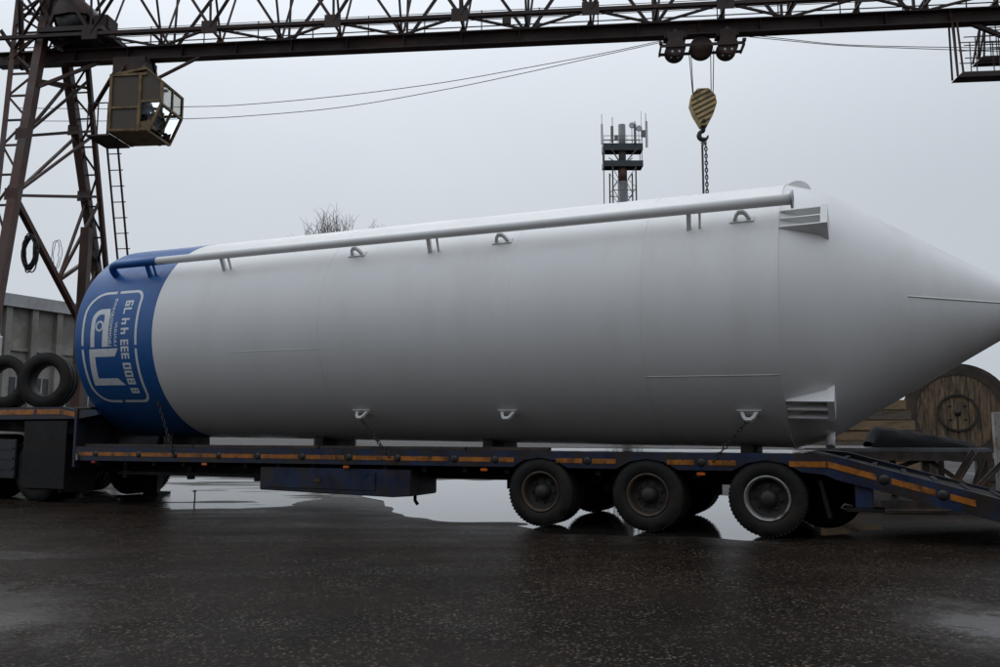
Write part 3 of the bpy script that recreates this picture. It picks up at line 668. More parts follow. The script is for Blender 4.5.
# ================================================================ TRACTOR UNIT UNDER THE GOOSENECK
tractor = thing('tractor_unit', 'dark truck tractor coupled under the gooseneck beside the spare tyres', 'truck', MWt @ Vector((-10.6, 0, 0)), -TH)
def tb(name, mt, par, *a, bevel=0): return MB().box(*a).build(name, mt, par, bevel=bevel)
for y in (.78, 1.55): tb('chassis_rail', 'chassis_black', tractor, -5.4, 1.25, y, y + .09, .78, 1.02)
tb('cross_member', 'chassis_black', tractor, 1.05, 1.15, .8, 1.6, .8, 1.0)
MB().lathe([(0, .001), (0, .45), (.05, .47), (.09, .45), (.09, .001)], 24, 'z', (-.2, 1.215, 1.04)).build('fifth_wheel', 'scrap_steel', tractor)
tw = make_wheel(tractor, (.72, .17, .5), .5, .28, .29, 'hub_dark')
for xx in (-.65, .72):
    for y, fl in ((.17, False), (.47, True), (2.26, True), (1.96, False)):
        if xx == .72 and y == .17: continue
        copy_wheel(tw, (xx, y, .5), fl, .2 * y + xx)
    MB().tube([(xx, .3, .5), (xx, 2.1, .5)], .09, 10).build('axle', 'chassis_black', tractor)
    MB().lathe([(-.16, .55), (.46, .55), (.46, .565), (-.16, .565), (-.16, .55)], 14, 'y', (xx, .2, .5), R(30), R(150)).build('mudguard', 'chassis_black', tractor)
MB().lathe([(-.62, .001), (-.6, .27), (-.57, .3), (.57, .3), (.6, .27), (.62, .001)], 24, 'x', (-1.95, .42, .62)).build('fuel_tank', 'tank_grey', tractor)
tb('side_skirt', 'chassis_black', tractor, .46, 1.42, -.02, .01, .22, 1.27)
tb('side_skirt', 'tank_grey', tractor, -.75, .30, -.03, .01, .36, .98, bevel=.012)
for zz_ in (.5, .66, .82): tb('skirt_rib', 'tank_grey', tractor, -.70, .25, -.045, -.031, zz_, zz_ + .03)
tb('mud_flap', 'tyre_rubber', tractor, 1.3, 1.33, .0, .62, .16, .95)
cabm = MB().prism([(-5.5, .9), (-3.6, .9), (-3.6, 3.1), (-3.9, 3.25), (-5.1, 3.2), (-5.45, 2.1)], .05, 2.4).build('cab', 'truck_white', tractor, bevel=.05)
tb('side_window', 'window_dark', cabm, -5.2, -4.4, .035, .052, 2.0, 2.8)
tb('rear_window', 'window_dark', cabm, -3.602, -3.585, .6, 1.85, 2.2, 2.8)
copy_wheel(tw, (-4.6, .2, .5), False, .4); copy_wheel(tw, (-4.6, 2.2, .5), True, .4)
# spare tyres on the gooseneck
def spare(px, y, lab, r=.46):
    s_ = on_trailer(px, 378, y)[0]
    t_, _, _, _ = wheel_meshes(r, .27, .275, None)
    o = t_.build('spare_tyre', 'tyre_rubber'); o.matrix_world = MWt @ Matrix.Translation((s_, y, 1.482 + r)) @ Matrix.Rotation(R(20), 4, 'Z') @ Matrix.Rotation(R(-3), 4, 'X')
    MB().lathe([(-.12, .277), (-.10, .262), (.10, .262), (.12, .277)], 40, 'y').build('inner_bead', 'tyre_rubber', o)
    return tag(o, lab, 'tyre', 'spare tyres standing on the gooseneck')
spare(48.5, .42, 'bare black spare tyre on the gooseneck right beside the blue silo end')
spare(7, .42, 'bare black spare tyre on the gooseneck, farther from the blue silo end')

# ================================================================ GANTRY CRANE
crane = thing('gantry_crane', 'rust brown lattice gantry crane spanning the yard behind the trailer', 'crane', CO, -CB)
def cb(name, p, q, w, mt='crane_rust', h=None, par=crane): return MB().bar(p, q, w, h).build(name, mt, par, normals=False)
def ca(name, p, q, w, mt='crane_rust', par=crane): return MB().angle(p, q, w).build(name, mt, par, normals=False)
X0, X1 = -13.0, 15.4; GB, GT = 10.44, 10.79
MB().prism([(-.14, GB), (.14, GB), (.14, GB + .03), (.016, GB + .045), (.016, GT - .045), (.14, GT - .03), (.14, GT), (-.14, GT), (-.14, GT - .03), (-.016, GT - .045), (-.016, GB + .045), (-.14, GB + .03)], X0, X1, 'x').build('monorail_girder', 'crane_rust', crane)
for k in range(20):                              # web stiffeners
    x = X0 + .7 + k * 1.42
    MB().box(x, x + .012, -.13, .13, GB + .04, GT - .04).build('web_stiffener', 'crane_rust', crane)
ZC, YC, ZU = 10.93, .6, 13.3
for sg in (-1, 1):
    cb('lower_chord', (X0, sg * YC, ZC), (X1, sg * YC, ZC), .085)
    cb('upper_chord', (X0, sg * .75, ZU), (X1, sg * .75, ZU), .14)
P = 3.09
for k in range(-4, 6):
    xn = -.9 + P * k; xf = xn + P / 2
    for xg, y in ((xn, -YC), (xf, YC)):
        if not X0 < xg < X1: continue
        MB().box(xg - .2, xg + .2, y - .055, y - .045, ZC - .16, ZC + .17).build('gusset_plate', 'crane_rust', crane)
        for dx, w in ((-P / 2, .07), (P / 2, .09)):
            xe = xg + dx
            if X0 - .5 < xe < X1 + .5: ca('web_diagonal', (xg, y, ZC), (xe, math.copysign(.75, y), ZU), w)
        ca('web_post', (xg, y, ZC), (xg, math.copysign(.75, y), ZU), .06)
        for dx in (-P / 2, P / 2):
            if X0 < xg + dx < X1: cb('lateral_brace', (xg, y, ZC), (xg + dx, 0, GT + .02), .05)
for k in range(-8, 11):
    x = -.9 + P / 2 * k
    if not X0 < x < X1: continue
    MB().prism([(x - .11, GT), (x + .11, GT), (x + .045, GT + .14), (x - .045, GT + .14)], -.05, .05).build('hanger_foot', 'crane_rust', crane)
    ca('hanger', (x, 0, GT + .1), (x - .06, -.75, ZU), .055); ca('hanger', (x + .05, 0, GT + .1), (x + .28, .75, ZU), .055)
    cb('cross_tie', (x, -YC, ZC), (x, YC, ZC), .05); cb('cross_tie', (x, -.75, ZU), (x, .75, ZU), .07)
# walkway with handrails on the far side
MB().box(X0, X1, .66, 1.25, 10.99, 11.02).build('walkway', 'crane_rust', crane)
for z, w, y in ((11.30, .03, .70), (11.52, .045, .70), (11.74, .018, 1.22), (11.98, .018, 1.22)):
    MB().tube([(X0, y, z), (X1, y, z)], w / 2, 6).build('handrail', 'crane_rust', crane)
for k in range(19):
    x = X0 + .4 + k * 1.5
    MB().tube([(x, 1.22, 11.0), (x, 1.22, 12.0)], .016, 6).build('rail_post', 'crane_rust', crane)
jb = on_crane(507, 22, -.6); MB().box(jb[0] - .1, jb[0] + .1, -.72, -.66, jb[1] - .1, jb[1] + .07).build('junction_box', 'crane_rust', crane)
# towers
def tower(xc, mir):
    zt = 10.42; sl = .285; yt = .5
    def line(sy, a, c):                           # main tube through two traced pixels of the near / far face
        ya, za_ = sy * .55, 10.42; yb = sy * 2.25
        xa = on_crane(*a, ya)[0]; xb = on_crane(*c, yb)[0]
        return xa, xb
    nx = line(-1, (37, 65), (-2, 290)); fx = line(1, (70, 65), (104, 290))
    xm = lambda pr, z: pr[0] + (pr[1] - pr[0]) * (zt - z) / 6.0
    def leg(sy, z, k):                            # k = 0 main tube, 1 the second tube that meets it at the foot
        y = sy * (yt + (zt - z) * sl); f_ = max(0, (z - .5) / (zt - .5))
        x = xm(nx, z) - .72 * k * f_ if sy < 0 else xm(fx, z) + .56 * k * f_
        return Vector((x, y, z)) if mir > 0 else Vector((xc - (x + 11.25), y, z))
    for sy in (-1, 1):
        for k in (0, 1):
            MB().bar(leg(sy, zt + 2.9, k), leg(sy, .55, k), .11 if k else .21).build('tower_leg', 'crane_leg', crane, normals=False)
        zs = [.9, 2.1, 3.3, 4.4, 5.4, 6.3, 7.1, 7.9, 8.6, 9.3, 9.95, 10.6, 11.2, 11.8, 12.5]
        for i in range(len(zs) - 1):              # lacing between the pair of tubes
            o = i % 2
            ca('leg_lacing', leg(sy, zs[i], o), leg(sy, zs[i + 1], 1 - o), .055, 'crane_leg')
            ca('leg_rung', leg(sy, zs[i], 0), leg(sy, zs[i], 1), .045, 'crane_leg')
        x, y = leg(sy, .5, 0).x, leg(sy, .5, 0).y              # end carriage with travel wheels
        cg = MB().prism([(y - 1.1, .30), (y + 1.1, .30), (y + 1.0, .72), (y - 1.0, .72)], x - .2, x + .2, 'x').build('end_carriage', 'crane_rust', crane)
        for yy in (y - .7, y + .7): MB().lathe([(-.09, .001), (-.09, .25), (-.07, .30), (-.05, .25), (.05, .25), (.07, .30), (.09, .25), (.09, .001)], 24, 'x', (x, yy, .30)).build('travel_wheel', 'hook_black', cg)
    for kf in (0, 1):
        for zn, zf in ((9.75, 10.05), (8.15, 9.0), (6.55, 7.35)): cb('tower_strut', leg(-1, zn, 0), leg(1, zf, kf), .065, 'crane_leg')
        for zn, zf in ((8.2, 10.25), (6.6, 8.9)): cb('tower_diagonal', leg(-1, zn, 0), leg(1, zf, kf), .06, 'crane_leg')
        md = leg(-1, 6.5, 0).lerp(leg(1, 2.4, 0), .40)
        cb('tower_diagonal', md, leg(1, 7.25, kf), .06, 'crane_leg')
        for (za, zb) in ((10.4, 12.3), (11.4, 13.2)):
            ca('tower_diagonal', leg(-1, za, kf), leg(1, zb, kf), .075, 'crane_leg'); ca('tower_diagonal', leg(1, za, kf), leg(-1, zb, kf), .075, 'crane_leg')
        cb('tower_strut', leg(-1, .62, kf), leg(1, .62, kf), .12, 'crane_leg')
    cb('tower_diagonal', leg(-1, 6.5, 0), leg(1, 2.4, 0), .13, 'crane_leg')
    cb('tower_strut', md, leg(1, 5.85, 0), .08, 'crane_leg')
    cb('tower_diagonal', leg(-1, 6.5, 0).lerp(leg(1, 2.4, 0), .62), leg(1, 5.5, 0), .07, 'crane_leg')
    for z in (8.15, 6.55): MB().box(leg(-1, z, 0).x - .16, leg(-1, z, 0).x + .16, leg(-1, z, 0).y - .14, leg(-1, z, 0).y - .127, z - .14, z + .14).build('gusset_plate', 'crane_leg', crane)
    for z in (9.0, 7.35, 5.85): MB().box(leg(1, z, 0).x - .16, leg(1, z, 0).x + .16, leg(1, z, 0).y - .14, leg(1, z, 0).y - .127, z - .14, z + .14).build('gusset_plate', 'crane_leg', crane)
    for sy in (-1, 1):
        p_ = leg(sy, 9.5, 1 if sy > 0 else 0); cb('knee_brace', p_, Vector((p_.x + mir * 1.2, 0, GB + .02)), .08, 'crane_leg')
tower(-11.25, 1)
tower(14.3, -1)
# counter truss at the left end
for (a, c, w) in (((8, 60), (45, 0), .09), ((0, 30), (30, 75), .08), ((40, 0), (62, 52), .06), ((60, 0), (36, 58), .08), ((20, 0), (22, 70), .1)):
    p, q = on_crane(*a, -.4), on_crane(*c, -.4); ca('end_brace', (p[0], -.4, p[1]), (q[0], -.4, q[1]), w)
# winch with its hood on top of the tower
dc = on_crane(77, 22, -.2)
hd = MB().lathe([(-.42, .001), (-.42, .42), (-.40, .45), (.40, .45), (.42, .42), (.42, .001)], 20, 'y', (dc[0], -.1, 11.58), R(-8), R(188)).build('winch_hood', 'crane_leg', crane)
MB().lathe([(-.36, .001), (-.36, .40), (-.33, .40), (-.33, .30), (.33, .30), (.33, .40), (.36, .40), (.36, .001)], 24, 'y', (dc[0], -.1, 11.50)).build('winch_drum', 'hook_black', crane)
MB().box(dc[0] - .75, dc[0] + .95, -.65, .6, 11.02, 11.14).build('winch_base', 'crane_rust', crane)
MB().box(dc[0] + .55, dc[0] + .95, -.4, .1, 11.14, 11.55).build('winch_motor', 'crane_rust', crane, bevel=.04)
# operator's cab
cx0, cx1, cy0, cy1 = -9.62, -8.28, -.52, .52; cz0, cz1 = 8.40, 9.88
cab = MB().box(cx0, cx1 - .32, cy0, cy1, cz0, cz0 + .07).build('crane_cab', 'cab_ochre', crane)
roof = MB().prism([(cx0 - .02, cz1), (cx1 - .42, cz1 + .16), (cx1 + .03, cz1 - .22), (cx1 + .03, cz1 - .27), (cx1 - .42, cz1 + .10), (cx0 - .02, cz1 - .06)], cy0 - .03, cy1 + .03).build('cab_roof', 'cab_ochre', cab)
fz = [(cx1 - .30, cz0), (cx1, cz1 - .80), (cx1, cz1 - .25)]      # slanting front edge
for y in (cy0, cy1):
    for p, q in zip(fz[:-1], fz[1:]): MB().bar((p[0], y, p[1]), (q[0], y, q[1]), .06).build('cab_post', 'cab_ochre', cab, normals=False)
    for x in (cx0 + .03, cx0 + .78): MB().bar((x, y, cz0), (x, y, cz1), .07).build('cab_post', 'cab_ochre', cab, normals=False)
    for z, xa, xb in ((cz0 + .05, cx0, cx1 - .3), (cz0 + .62, cx0, cx0 + .8), (cz1 - .72, cx0 + .75, cx1), (cz1 - .02, cx0, cx1 - .4)):
        MB().bar((xa, y, z), (xb, y, z), .06).build('cab_rail', 'cab_ochre', cab, normals=False)
    yi = y + (.012 if y < 0 else -.012)
    MB().prism([(cx0 + .03, cz0 + .03), (cx0 + .78, cz0 + .03), (cx0 + .78, cz1 - .03), (cx0 + .03, cz1 - .05)], yi - .008, yi + .008).build('side_panel' if y < 0 else 'window_pane', 'cab_panel' if y < 0 else 'cab_glass', cab)
    MB().prism([(cx0 + .80, cz1 - .70), (cx1 - .02, cz1 - .70), (cx1 - .02, cz1 - .22), (cx1 - .42, cz1 + .08), (cx0 + .80, cz1 - .02)], yi - .006, yi + .006).build('window_pane' if y > 0 else 'side_pane', 'cab_glass' if y > 0 else 'cab_panel', cab)
    MB().prism([(cx0 + .80, cz0 + .08), (cx1 - .30, cz0 + .08), (cx1 - .25, cz0 + .30), (cx0 + .80, cz0 + .24)], yi - .006, yi + .006).build('side_panel', 'cab_ochre', cab)
    MB().prism([(cx0 + .82, cz0 + .26), (cx1 - .25, cz0 + .32), (cx1 - .05, cz1 - .76), (cx0 + .82, cz1 - .76)], yi - .003, yi + .003).build('window_pane', 'cab_glass', cab)
MB().box(cx0, cx0 + .02, cy0 + .03, cy1 - .03, cz0 + .07, cz1 - .05).build('rear_panel', 'cab_panel', cab)
for i in range(3):
    yy = cy0 + (cy1 - cy0) * i / 2
    for p, q in zip(fz[:-1], fz[1:]):
        if i == 1: MB().bar((p[0], yy, p[1]), (q[0], yy, q[1]), .05).build('cab_post', 'cab_ochre', cab, normals=False)
for x, z in (fz[0], fz[1], fz[2]): MB().bar((x, cy0, z), (x, cy1, z), .06).build('cab_rail', 'cab_ochre', cab, normals=False)
for i in range(2):
    ya = cy0 + .04 + (cy1 - cy0) / 2 * i; yb = ya + (cy1 - cy0) / 2 - .07
    for (p, q), mt in zip(zip(fz[:-1], fz[1:]), ('cab_glass', 'cab_tinted')):
        v = [(p[0], ya, p[1] + .02), (p[0], yb, p[1] + .02), (q[0], yb, q[1] - .02), (q[0], ya, q[1] - .02)]; v += [(a + .006, b_, c) for a, b_, c in v]
        MB().add(v, [(0, 1, 2, 3), (7, 6, 5, 4), (0, 4, 5, 1), (1, 5, 6, 2), (2, 6, 7, 3), (3, 7, 4, 0)]).build('window_pane', mt, cab)
for x, y in ((cx0 + .2, -.5), (cx0 + .2, .4), (cx1 - .6, -.5), (cx1 - .6, .4)):
    MB().bar((x, y, cz1), (x, y * .25, GB), .07).build('cab_hanger', 'crane_rust', cab, normals=False)
MB().box(cx0 - .1, cx1 - .6, -.3, .3, cz1 + .12, GB - .001).build('cab_head', 'crane_rust', cab)
MB().bar((cx1 - .35, -.1, cz1 + .05), (cx1 + .75, -.1, GB + .01), .06).build('cab_stay', 'crane_rust', cab, normals=False)
MB().box(cx0 - .62, cx0, -.45, .5, cz0 - .05, cz0 - .005).build('cab_landing', 'crane_rust', cab)
for y in (-.43, .48):
    for k in range(3): MB().bar((cx0 - .6 + k * .26, y, cz0 - .01), (cx0 - .6 + k * .26, y, cz0 + .8), .025).build('landing_rail', 'crane_rust', cab, normals=False)
    MB().bar((cx0 - .6, y, cz0 + .8), (cx0 - .1, y, cz0 + .8), .025).build('landing_rail', 'crane_rust', cab, normals=False)
MB().box(-9.15, -8.75, -.3, .2, cz0 + .35, cz0 + .45).build('operator_seat', 'hook_black', cab, bevel=.02)
MB().box(-9.1, -8.8, -.2, .1, cz0 + .07, cz0 + .35).build('seat_base', 'hook_black', cab)
MB().box(-8.62, -8.5, -.5, .0, cz0 + .07, cz0 + .42).build('control_desk', 'cab_panel', cab)
# ladder down the far leg, and its hoops
def ladder(pA, pB, width):
    a = Vector(pA); c = Vector(pB); o = Vector((width, 0, 0))
    for k in (0, 1): MB().bar(a + o * k, c + o * k, .045).build('ladder_rail', 'crane_leg', crane, normals=False)
    n = int((c - a).length / .42)
    for i in range(n): p = a + (c - a) * ((i + .5) / n); MB().bar(p - o * .05, p + o * 1.28, .022).build('ladder_rung', 'crane_leg', crane, normals=False)
la = on_crane(107, 146, 1.15); lb = on_crane(117.5, 258, 2.3)
A_ = Vector((la[0], 1.15, la[1])); B_ = Vector((lb[0], 2.3, lb[1])); ladder(A_, A_ + (B_ - A_) * (A_.z - .4) / (A_.z - B_.z), .30)
# hanging service platforms at the other end
def platform(px, ytop, ybot, y, w):
    x0, z0 = on_crane(px, ybot, y); zt = GB + .02; x1 = 13.9
    pl = MB().prism([(x0, z0), (x1, z0), (x1, z0 + .12), (x0 + .12, z0 + .12)], y, y + w).build('service_platform', 'crane_rust', crane)
    for yy in (y + .03, y + w - .03):
        for dx in (0, .13, 1.7, 1.9): MB().bar((x0 + .02 + dx, yy, z0 + .05), (x0 + .02 + dx * .8 + (.3 if dx > 1 else 0), max(-.14, min(.14, yy)), zt), .035).build('platform_hanger', 'crane_rust', pl, normals=False)
        for z in (.45, .75, .95): MB().bar((x0 + .2, yy, z0 + z), (x1, yy, z0 + z), .018).build('platform_rail', 'crane_rust', pl, normals=False)
        for k in range(6): MB().bar((x0 + .45 + k * .5, yy, z0 + .1), (x0 + .45 + k * .5, yy, z0 + .95), .018).build('rail_post', 'crane_rust', pl, normals=False)
platform(957.5, 23, 77, -.28, .34)
platform(978, 23, 61, .30, .34)
q = on_crane(962, 22); q2 = on_crane(1000, 36.5); d_ = Vector((q2[0] - q[0], 0, q2[1] - q[1]))
cb('knee_brace', (q[0], 0, q[1] + .05), Vector((q[0], 0, q[1])) + d_ * 3.0, .09)

# trolley hanging on the girder
tx, tz = on_crane(701, 48.5)
TZ = 10.135
trolley = thing('crane_trolley', 'dark crane trolley with round wheels and striped hook block under the girder', 'trolley', CO + CE * tx + Vector((0, 0, 0)), -CB)
for dx in (-.61, .60):
    for y in (-.17, .17):
        sg = 1 if y > 0 else -1
        MB().prism([(dx - .13, TZ - .05), (dx + .13, TZ - .05), (dx + .20, GB - .02), (dx + .20, GB + .06), (dx - .20, GB + .06), (dx - .20, GB - .02)], y - .012 + sg * .02, y + .012 + sg * .02).build('hanger_plate', 'crane_rust', trolley)
        w_ = MB().lathe([(-.035, .001), (-.035, .20), (-.03, .235), (.03, .235), (.035, .20), (.035, .001)], 28, 'y', (dx, y, TZ - .02)).build('trolley_wheel', 'crane_rust', trolley)
        for hx in (-.08, .08):
            MB().lathe([(0, .001), (0, .028)], 10, 'y', (dx + hx, y - .037 * 1, TZ - .13)).build('wheel_hole', 'antenna_pale', w_)
        w2_ = MB().lathe([(-.03, .001), (-.03, .06), (.03, .06), (.03, .001)], 14, 'y', (dx, y * .62, GB + .09)).build('runner_wheel', 'hook_black', trolley)
    MB().box(dx - .26, dx + .26, -.16, .16, GB - .07, GB - .004).build('bogie_head', 'crane_rust', trolley)
    MB().box(dx - .16, dx + .16, -.10, .10, TZ + .1, GB - .12).build('bogie_block', 'crane_rust', trolley)
MB().lathe([(-.09, .001), (-.09, .27), (-.07, .27), (-.06, .22), (.06, .22), (.07, .27), (.09, .27), (.09, .001)], 28, 'y', (0, 0, TZ - .0)).build('rope_sheave', 'crane_rust', trolley)
for y in (-.235, .235):
    MB().box(-.98, .98, y - .012, y + .012, TZ - .04, TZ + .03).build('side_bar', 'crane_rust', trolley)
for dx in (-.98, .94):
    MB().box(dx, dx + .04, -.25, .25, TZ - .06, TZ + .02).build('end_bar', 'crane_rust', trolley)
    MB().box(dx - .02, dx + .06, -.29, -.2, TZ + .03, TZ + .09).build('buffer', 'crane_rust', trolley)
BT, BB = 9.10, 8.20
for dx, bx in ((-.29, -.22), (-.23, -.20), (.23, .21), (.29, .24)):
    MB().tube([(dx, -.03 if abs(dx) > .25 else .05, TZ - .05), (bx, -.03 if abs(dx) > .25 else .05, BT - .2)], .011, 6).build('hoist_rope', 'steel_rope', trolley)
bprof = [(-.13, BT), (.13, BT), (.28, BT - .17), (.31, BT - .36), (.24, BT - .58), (.07, BB), (-.07, BB), (-.24, BT - .58), (-.31, BT - .36), (-.28, BT - .17)]
blk = MB().prism(bprof, -.15, .15).build('hook_block', 'hook_yellow', trolley, bevel=.012)
# black diagonal warning stripes, clipped to the block outline
def clip_band(poly, nx_, nz_, lo, hi):
    def half(pl, sgn, lim):
        out = []
        for i in range(len(pl)):
            a, c = pl[i], pl[(i + 1) % len(pl)]; da = sgn * (a[0] * nx_ + a[1] * nz_ - lim); dc = sgn * (c[0] * nx_ + c[1] * nz_ - lim)
            if da >= 0: out.append(a)
            if (da >= 0) != (dc >= 0): t_ = da / (da - dc); out.append((a[0] + (c[0] - a[0]) * t_, a[1] + (c[1] - a[1]) * t_))
        return out
    p_ = half(poly, 1, lo); return half(p_, -1, hi) if p_ else []
sm = [(x * .93, BT - .45 + (z - BT + .45) * .95) for x, z in bprof]
for k in range(9):
    base = -.30 * .45 + (BT - .95) * .9 + k * .118
    pl = clip_band(sm, -.45, .9, base, base + .045)
    if len(pl) > 2: MB().prism(pl, -.1535, -.151).build('warning_stripe', 'hook_black', blk)
MB().lathe([(-.165, .001), (-.165, .05), (-.14, .05)], 12, 'y', (0, 0, BB + .1)).build('pin', 'hook_black', blk)
hk = [(0, 0, BB + .03), (0, 0, BB - .09)] + [(.0 - .105 * math.sin(R(a_)) * 1.0, 0, BB - .20 + .105 * math.cos(R(a_))) for a_ in range(0, 271, 30)]
MB().tube(hk, [.05, .05] + [.045, .05, .056, .06, .06, .056, .05, .04, .03, .018][:len(hk) - 2], 10).build('crane_hook', 'hook_black', trolley)
# sling hanging from the hook
hz = BB - .30
sling = thing('lifting_sling', 'grey doubled lifting sling hanging from the crane hook behind the silo', 'sling', CO + CE * tx, -CB)
MB().tube([(.055 * math.cos(R(a_)), 0, hz - .04 + .085 * math.sin(R(a_))) for a_ in range(0, 360, 30)], .02, 8, closed=True).build('shackle', 'galvanised', sling)
def link_run(x, z0, z1):
    mb = MB(); n = int((z0 - z1) / .085)
    for i in range(n):
        c = Vector((x, 0, z0 - (i + .5) * .085)); e = Vector((1, 0, 0)) if i % 2 else Vector((0, 1, 0))
        mb.tube([c + Vector((0, 0, .055 * math.cos(t_))) + e * (.028 * math.sin(t_)) for t_ in [2 * math.pi * k / 8 for k in range(8)]], .016, 5, closed=True)
    return mb
MB().tube([(-.035, 0, hz - .12), (-.045, 0, 3.4)], .026, 8).build('sling_leg', 'hook_black', sling)
link_run(.045, hz - .1, 3.4).build('chain_leg', 'sling_grey', sling, normals=False)
MB().tube([(-.035, 0, hz - .10), (0, 0, hz - .06), (.055, 0, hz - .11)], .03, 8).build('sling_eye', 'sling_grey', sling)
# travelling cables
def cable(pxs, yl, name, label, grp):
    pts = []
    P3 = [Vector((on_crane(x, y, yl)[0], yl, on_crane(x, y, yl)[1])) for x, y in pxs]
    for i in range(len(P3) - 1):                 # Catmull-Rom through the traced points
        p0 = P3[max(i - 1, 0)]; p1 = P3[i]; p2 = P3[i + 1]; p3 = P3[min(i + 2, len(P3) - 1)]
        for t_ in np.linspace(0, 1, 8, endpoint=i == len(P3) - 2):
            pts.append(.5 * ((2 * p1) + (p2 - p0) * t_ + (2 * p0 - 5 * p1 + 4 * p2 - p3) * t_ ** 2 + (3 * p1 - p0 - 3 * p2 + p3) * t_ ** 3))
    o = MB().tube(pts, .009, 5).build(name, 'steel_rope', normals=False); o.location = CO; o.rotation_euler = (0, 0, -CB)
    return tag(o, label, 'cable', grp)
cable([(20, 108), (110, 109), (180, 107), (240, 105), (340, 96), (440, 83), (520, 69), (600, 54), (661, 41)], .12, 'trolley_cable', 'thin trolley cable sagging from tower to trolley, the higher of the pair', 'trolley cables')
cable([(20, 121), (110, 121), (180, 119), (240, 116.5), (340, 107.5), (440, 90.5), (520, 74), (600, 56), (661, 42.5)], .2, 'trolley_cable', 'thin trolley cable sagging from tower to trolley, the lower of the pair', 'trolley cables')
cable([(741, 36), (790, 41), (840, 45.5), (900, 48), (957, 50), (1010, 52)], .12, 'trolley_cable', 'thin trolley cable running from trolley to the hanging platform, lower strand', 'trolley cables')
cable([(741, 34), (790, 39.5), (840, 44.5), (900, 46.5), (957, 47.5), (1010, 48.5)], .2, 'trolley_cable', 'thin trolley cable running from trolley to the hanging platform, upper strand', 'trolley cables')
# coils of cable hung on the tower bracing
def coil(px, py, yl, rx, rz, n, lab, r=.014):
    c = on_crane(px, py, yl); mb = MB(); rd = random.Random(px)
    for k in range(n):
        ex, ez, ox, oz = rx * rd.uniform(.7, 1.15), rz * rd.uniform(.8, 1.1), rd.uniform(-.05, .05), rd.uniform(-.06, .03)
        mb.tube([(ox + ex * math.sin(2 * math.pi * i / 20), rd.uniform(-.03, .03) + .04 * math.sin(k), oz + ez * math.cos(2 * math.pi * i / 20)) for i in range(20)], r, 5, closed=True)
    o = mb.build('cable_coil', 'cable_black', normals=False); o.location = CO + CE * c[0] + CM * yl + Vector((0, 0, c[1])); o.rotation_euler = (0, 0, -CB)
    return tag(o, lab, 'cable', 'cable coils hung on the crane tower')
coil(30, 252, -1.15, .17, .40, 12, 'thick black coil of cable hung on the crane tower brace', .017)
coil(57, 254, .35, .14, .38, 2, 'thin loose loop of cable hung inside the crane tower', .008)
# rusty post beside the tower
p = at_depth(81, 330, 21.4)
post = thing('steel_post', 'rust brown steel post standing beside the crane tower leg', 'post', (p.x, p.y, 0))
MB().box(-.11, .11, -.11, .11, 0, at_depth(79, 228, 21.4).z).build('column', 'crane_leg', post)
MB().box(-.2, .2, -.2, .2, 0, .03).build('base_plate', 'crane_leg', post)

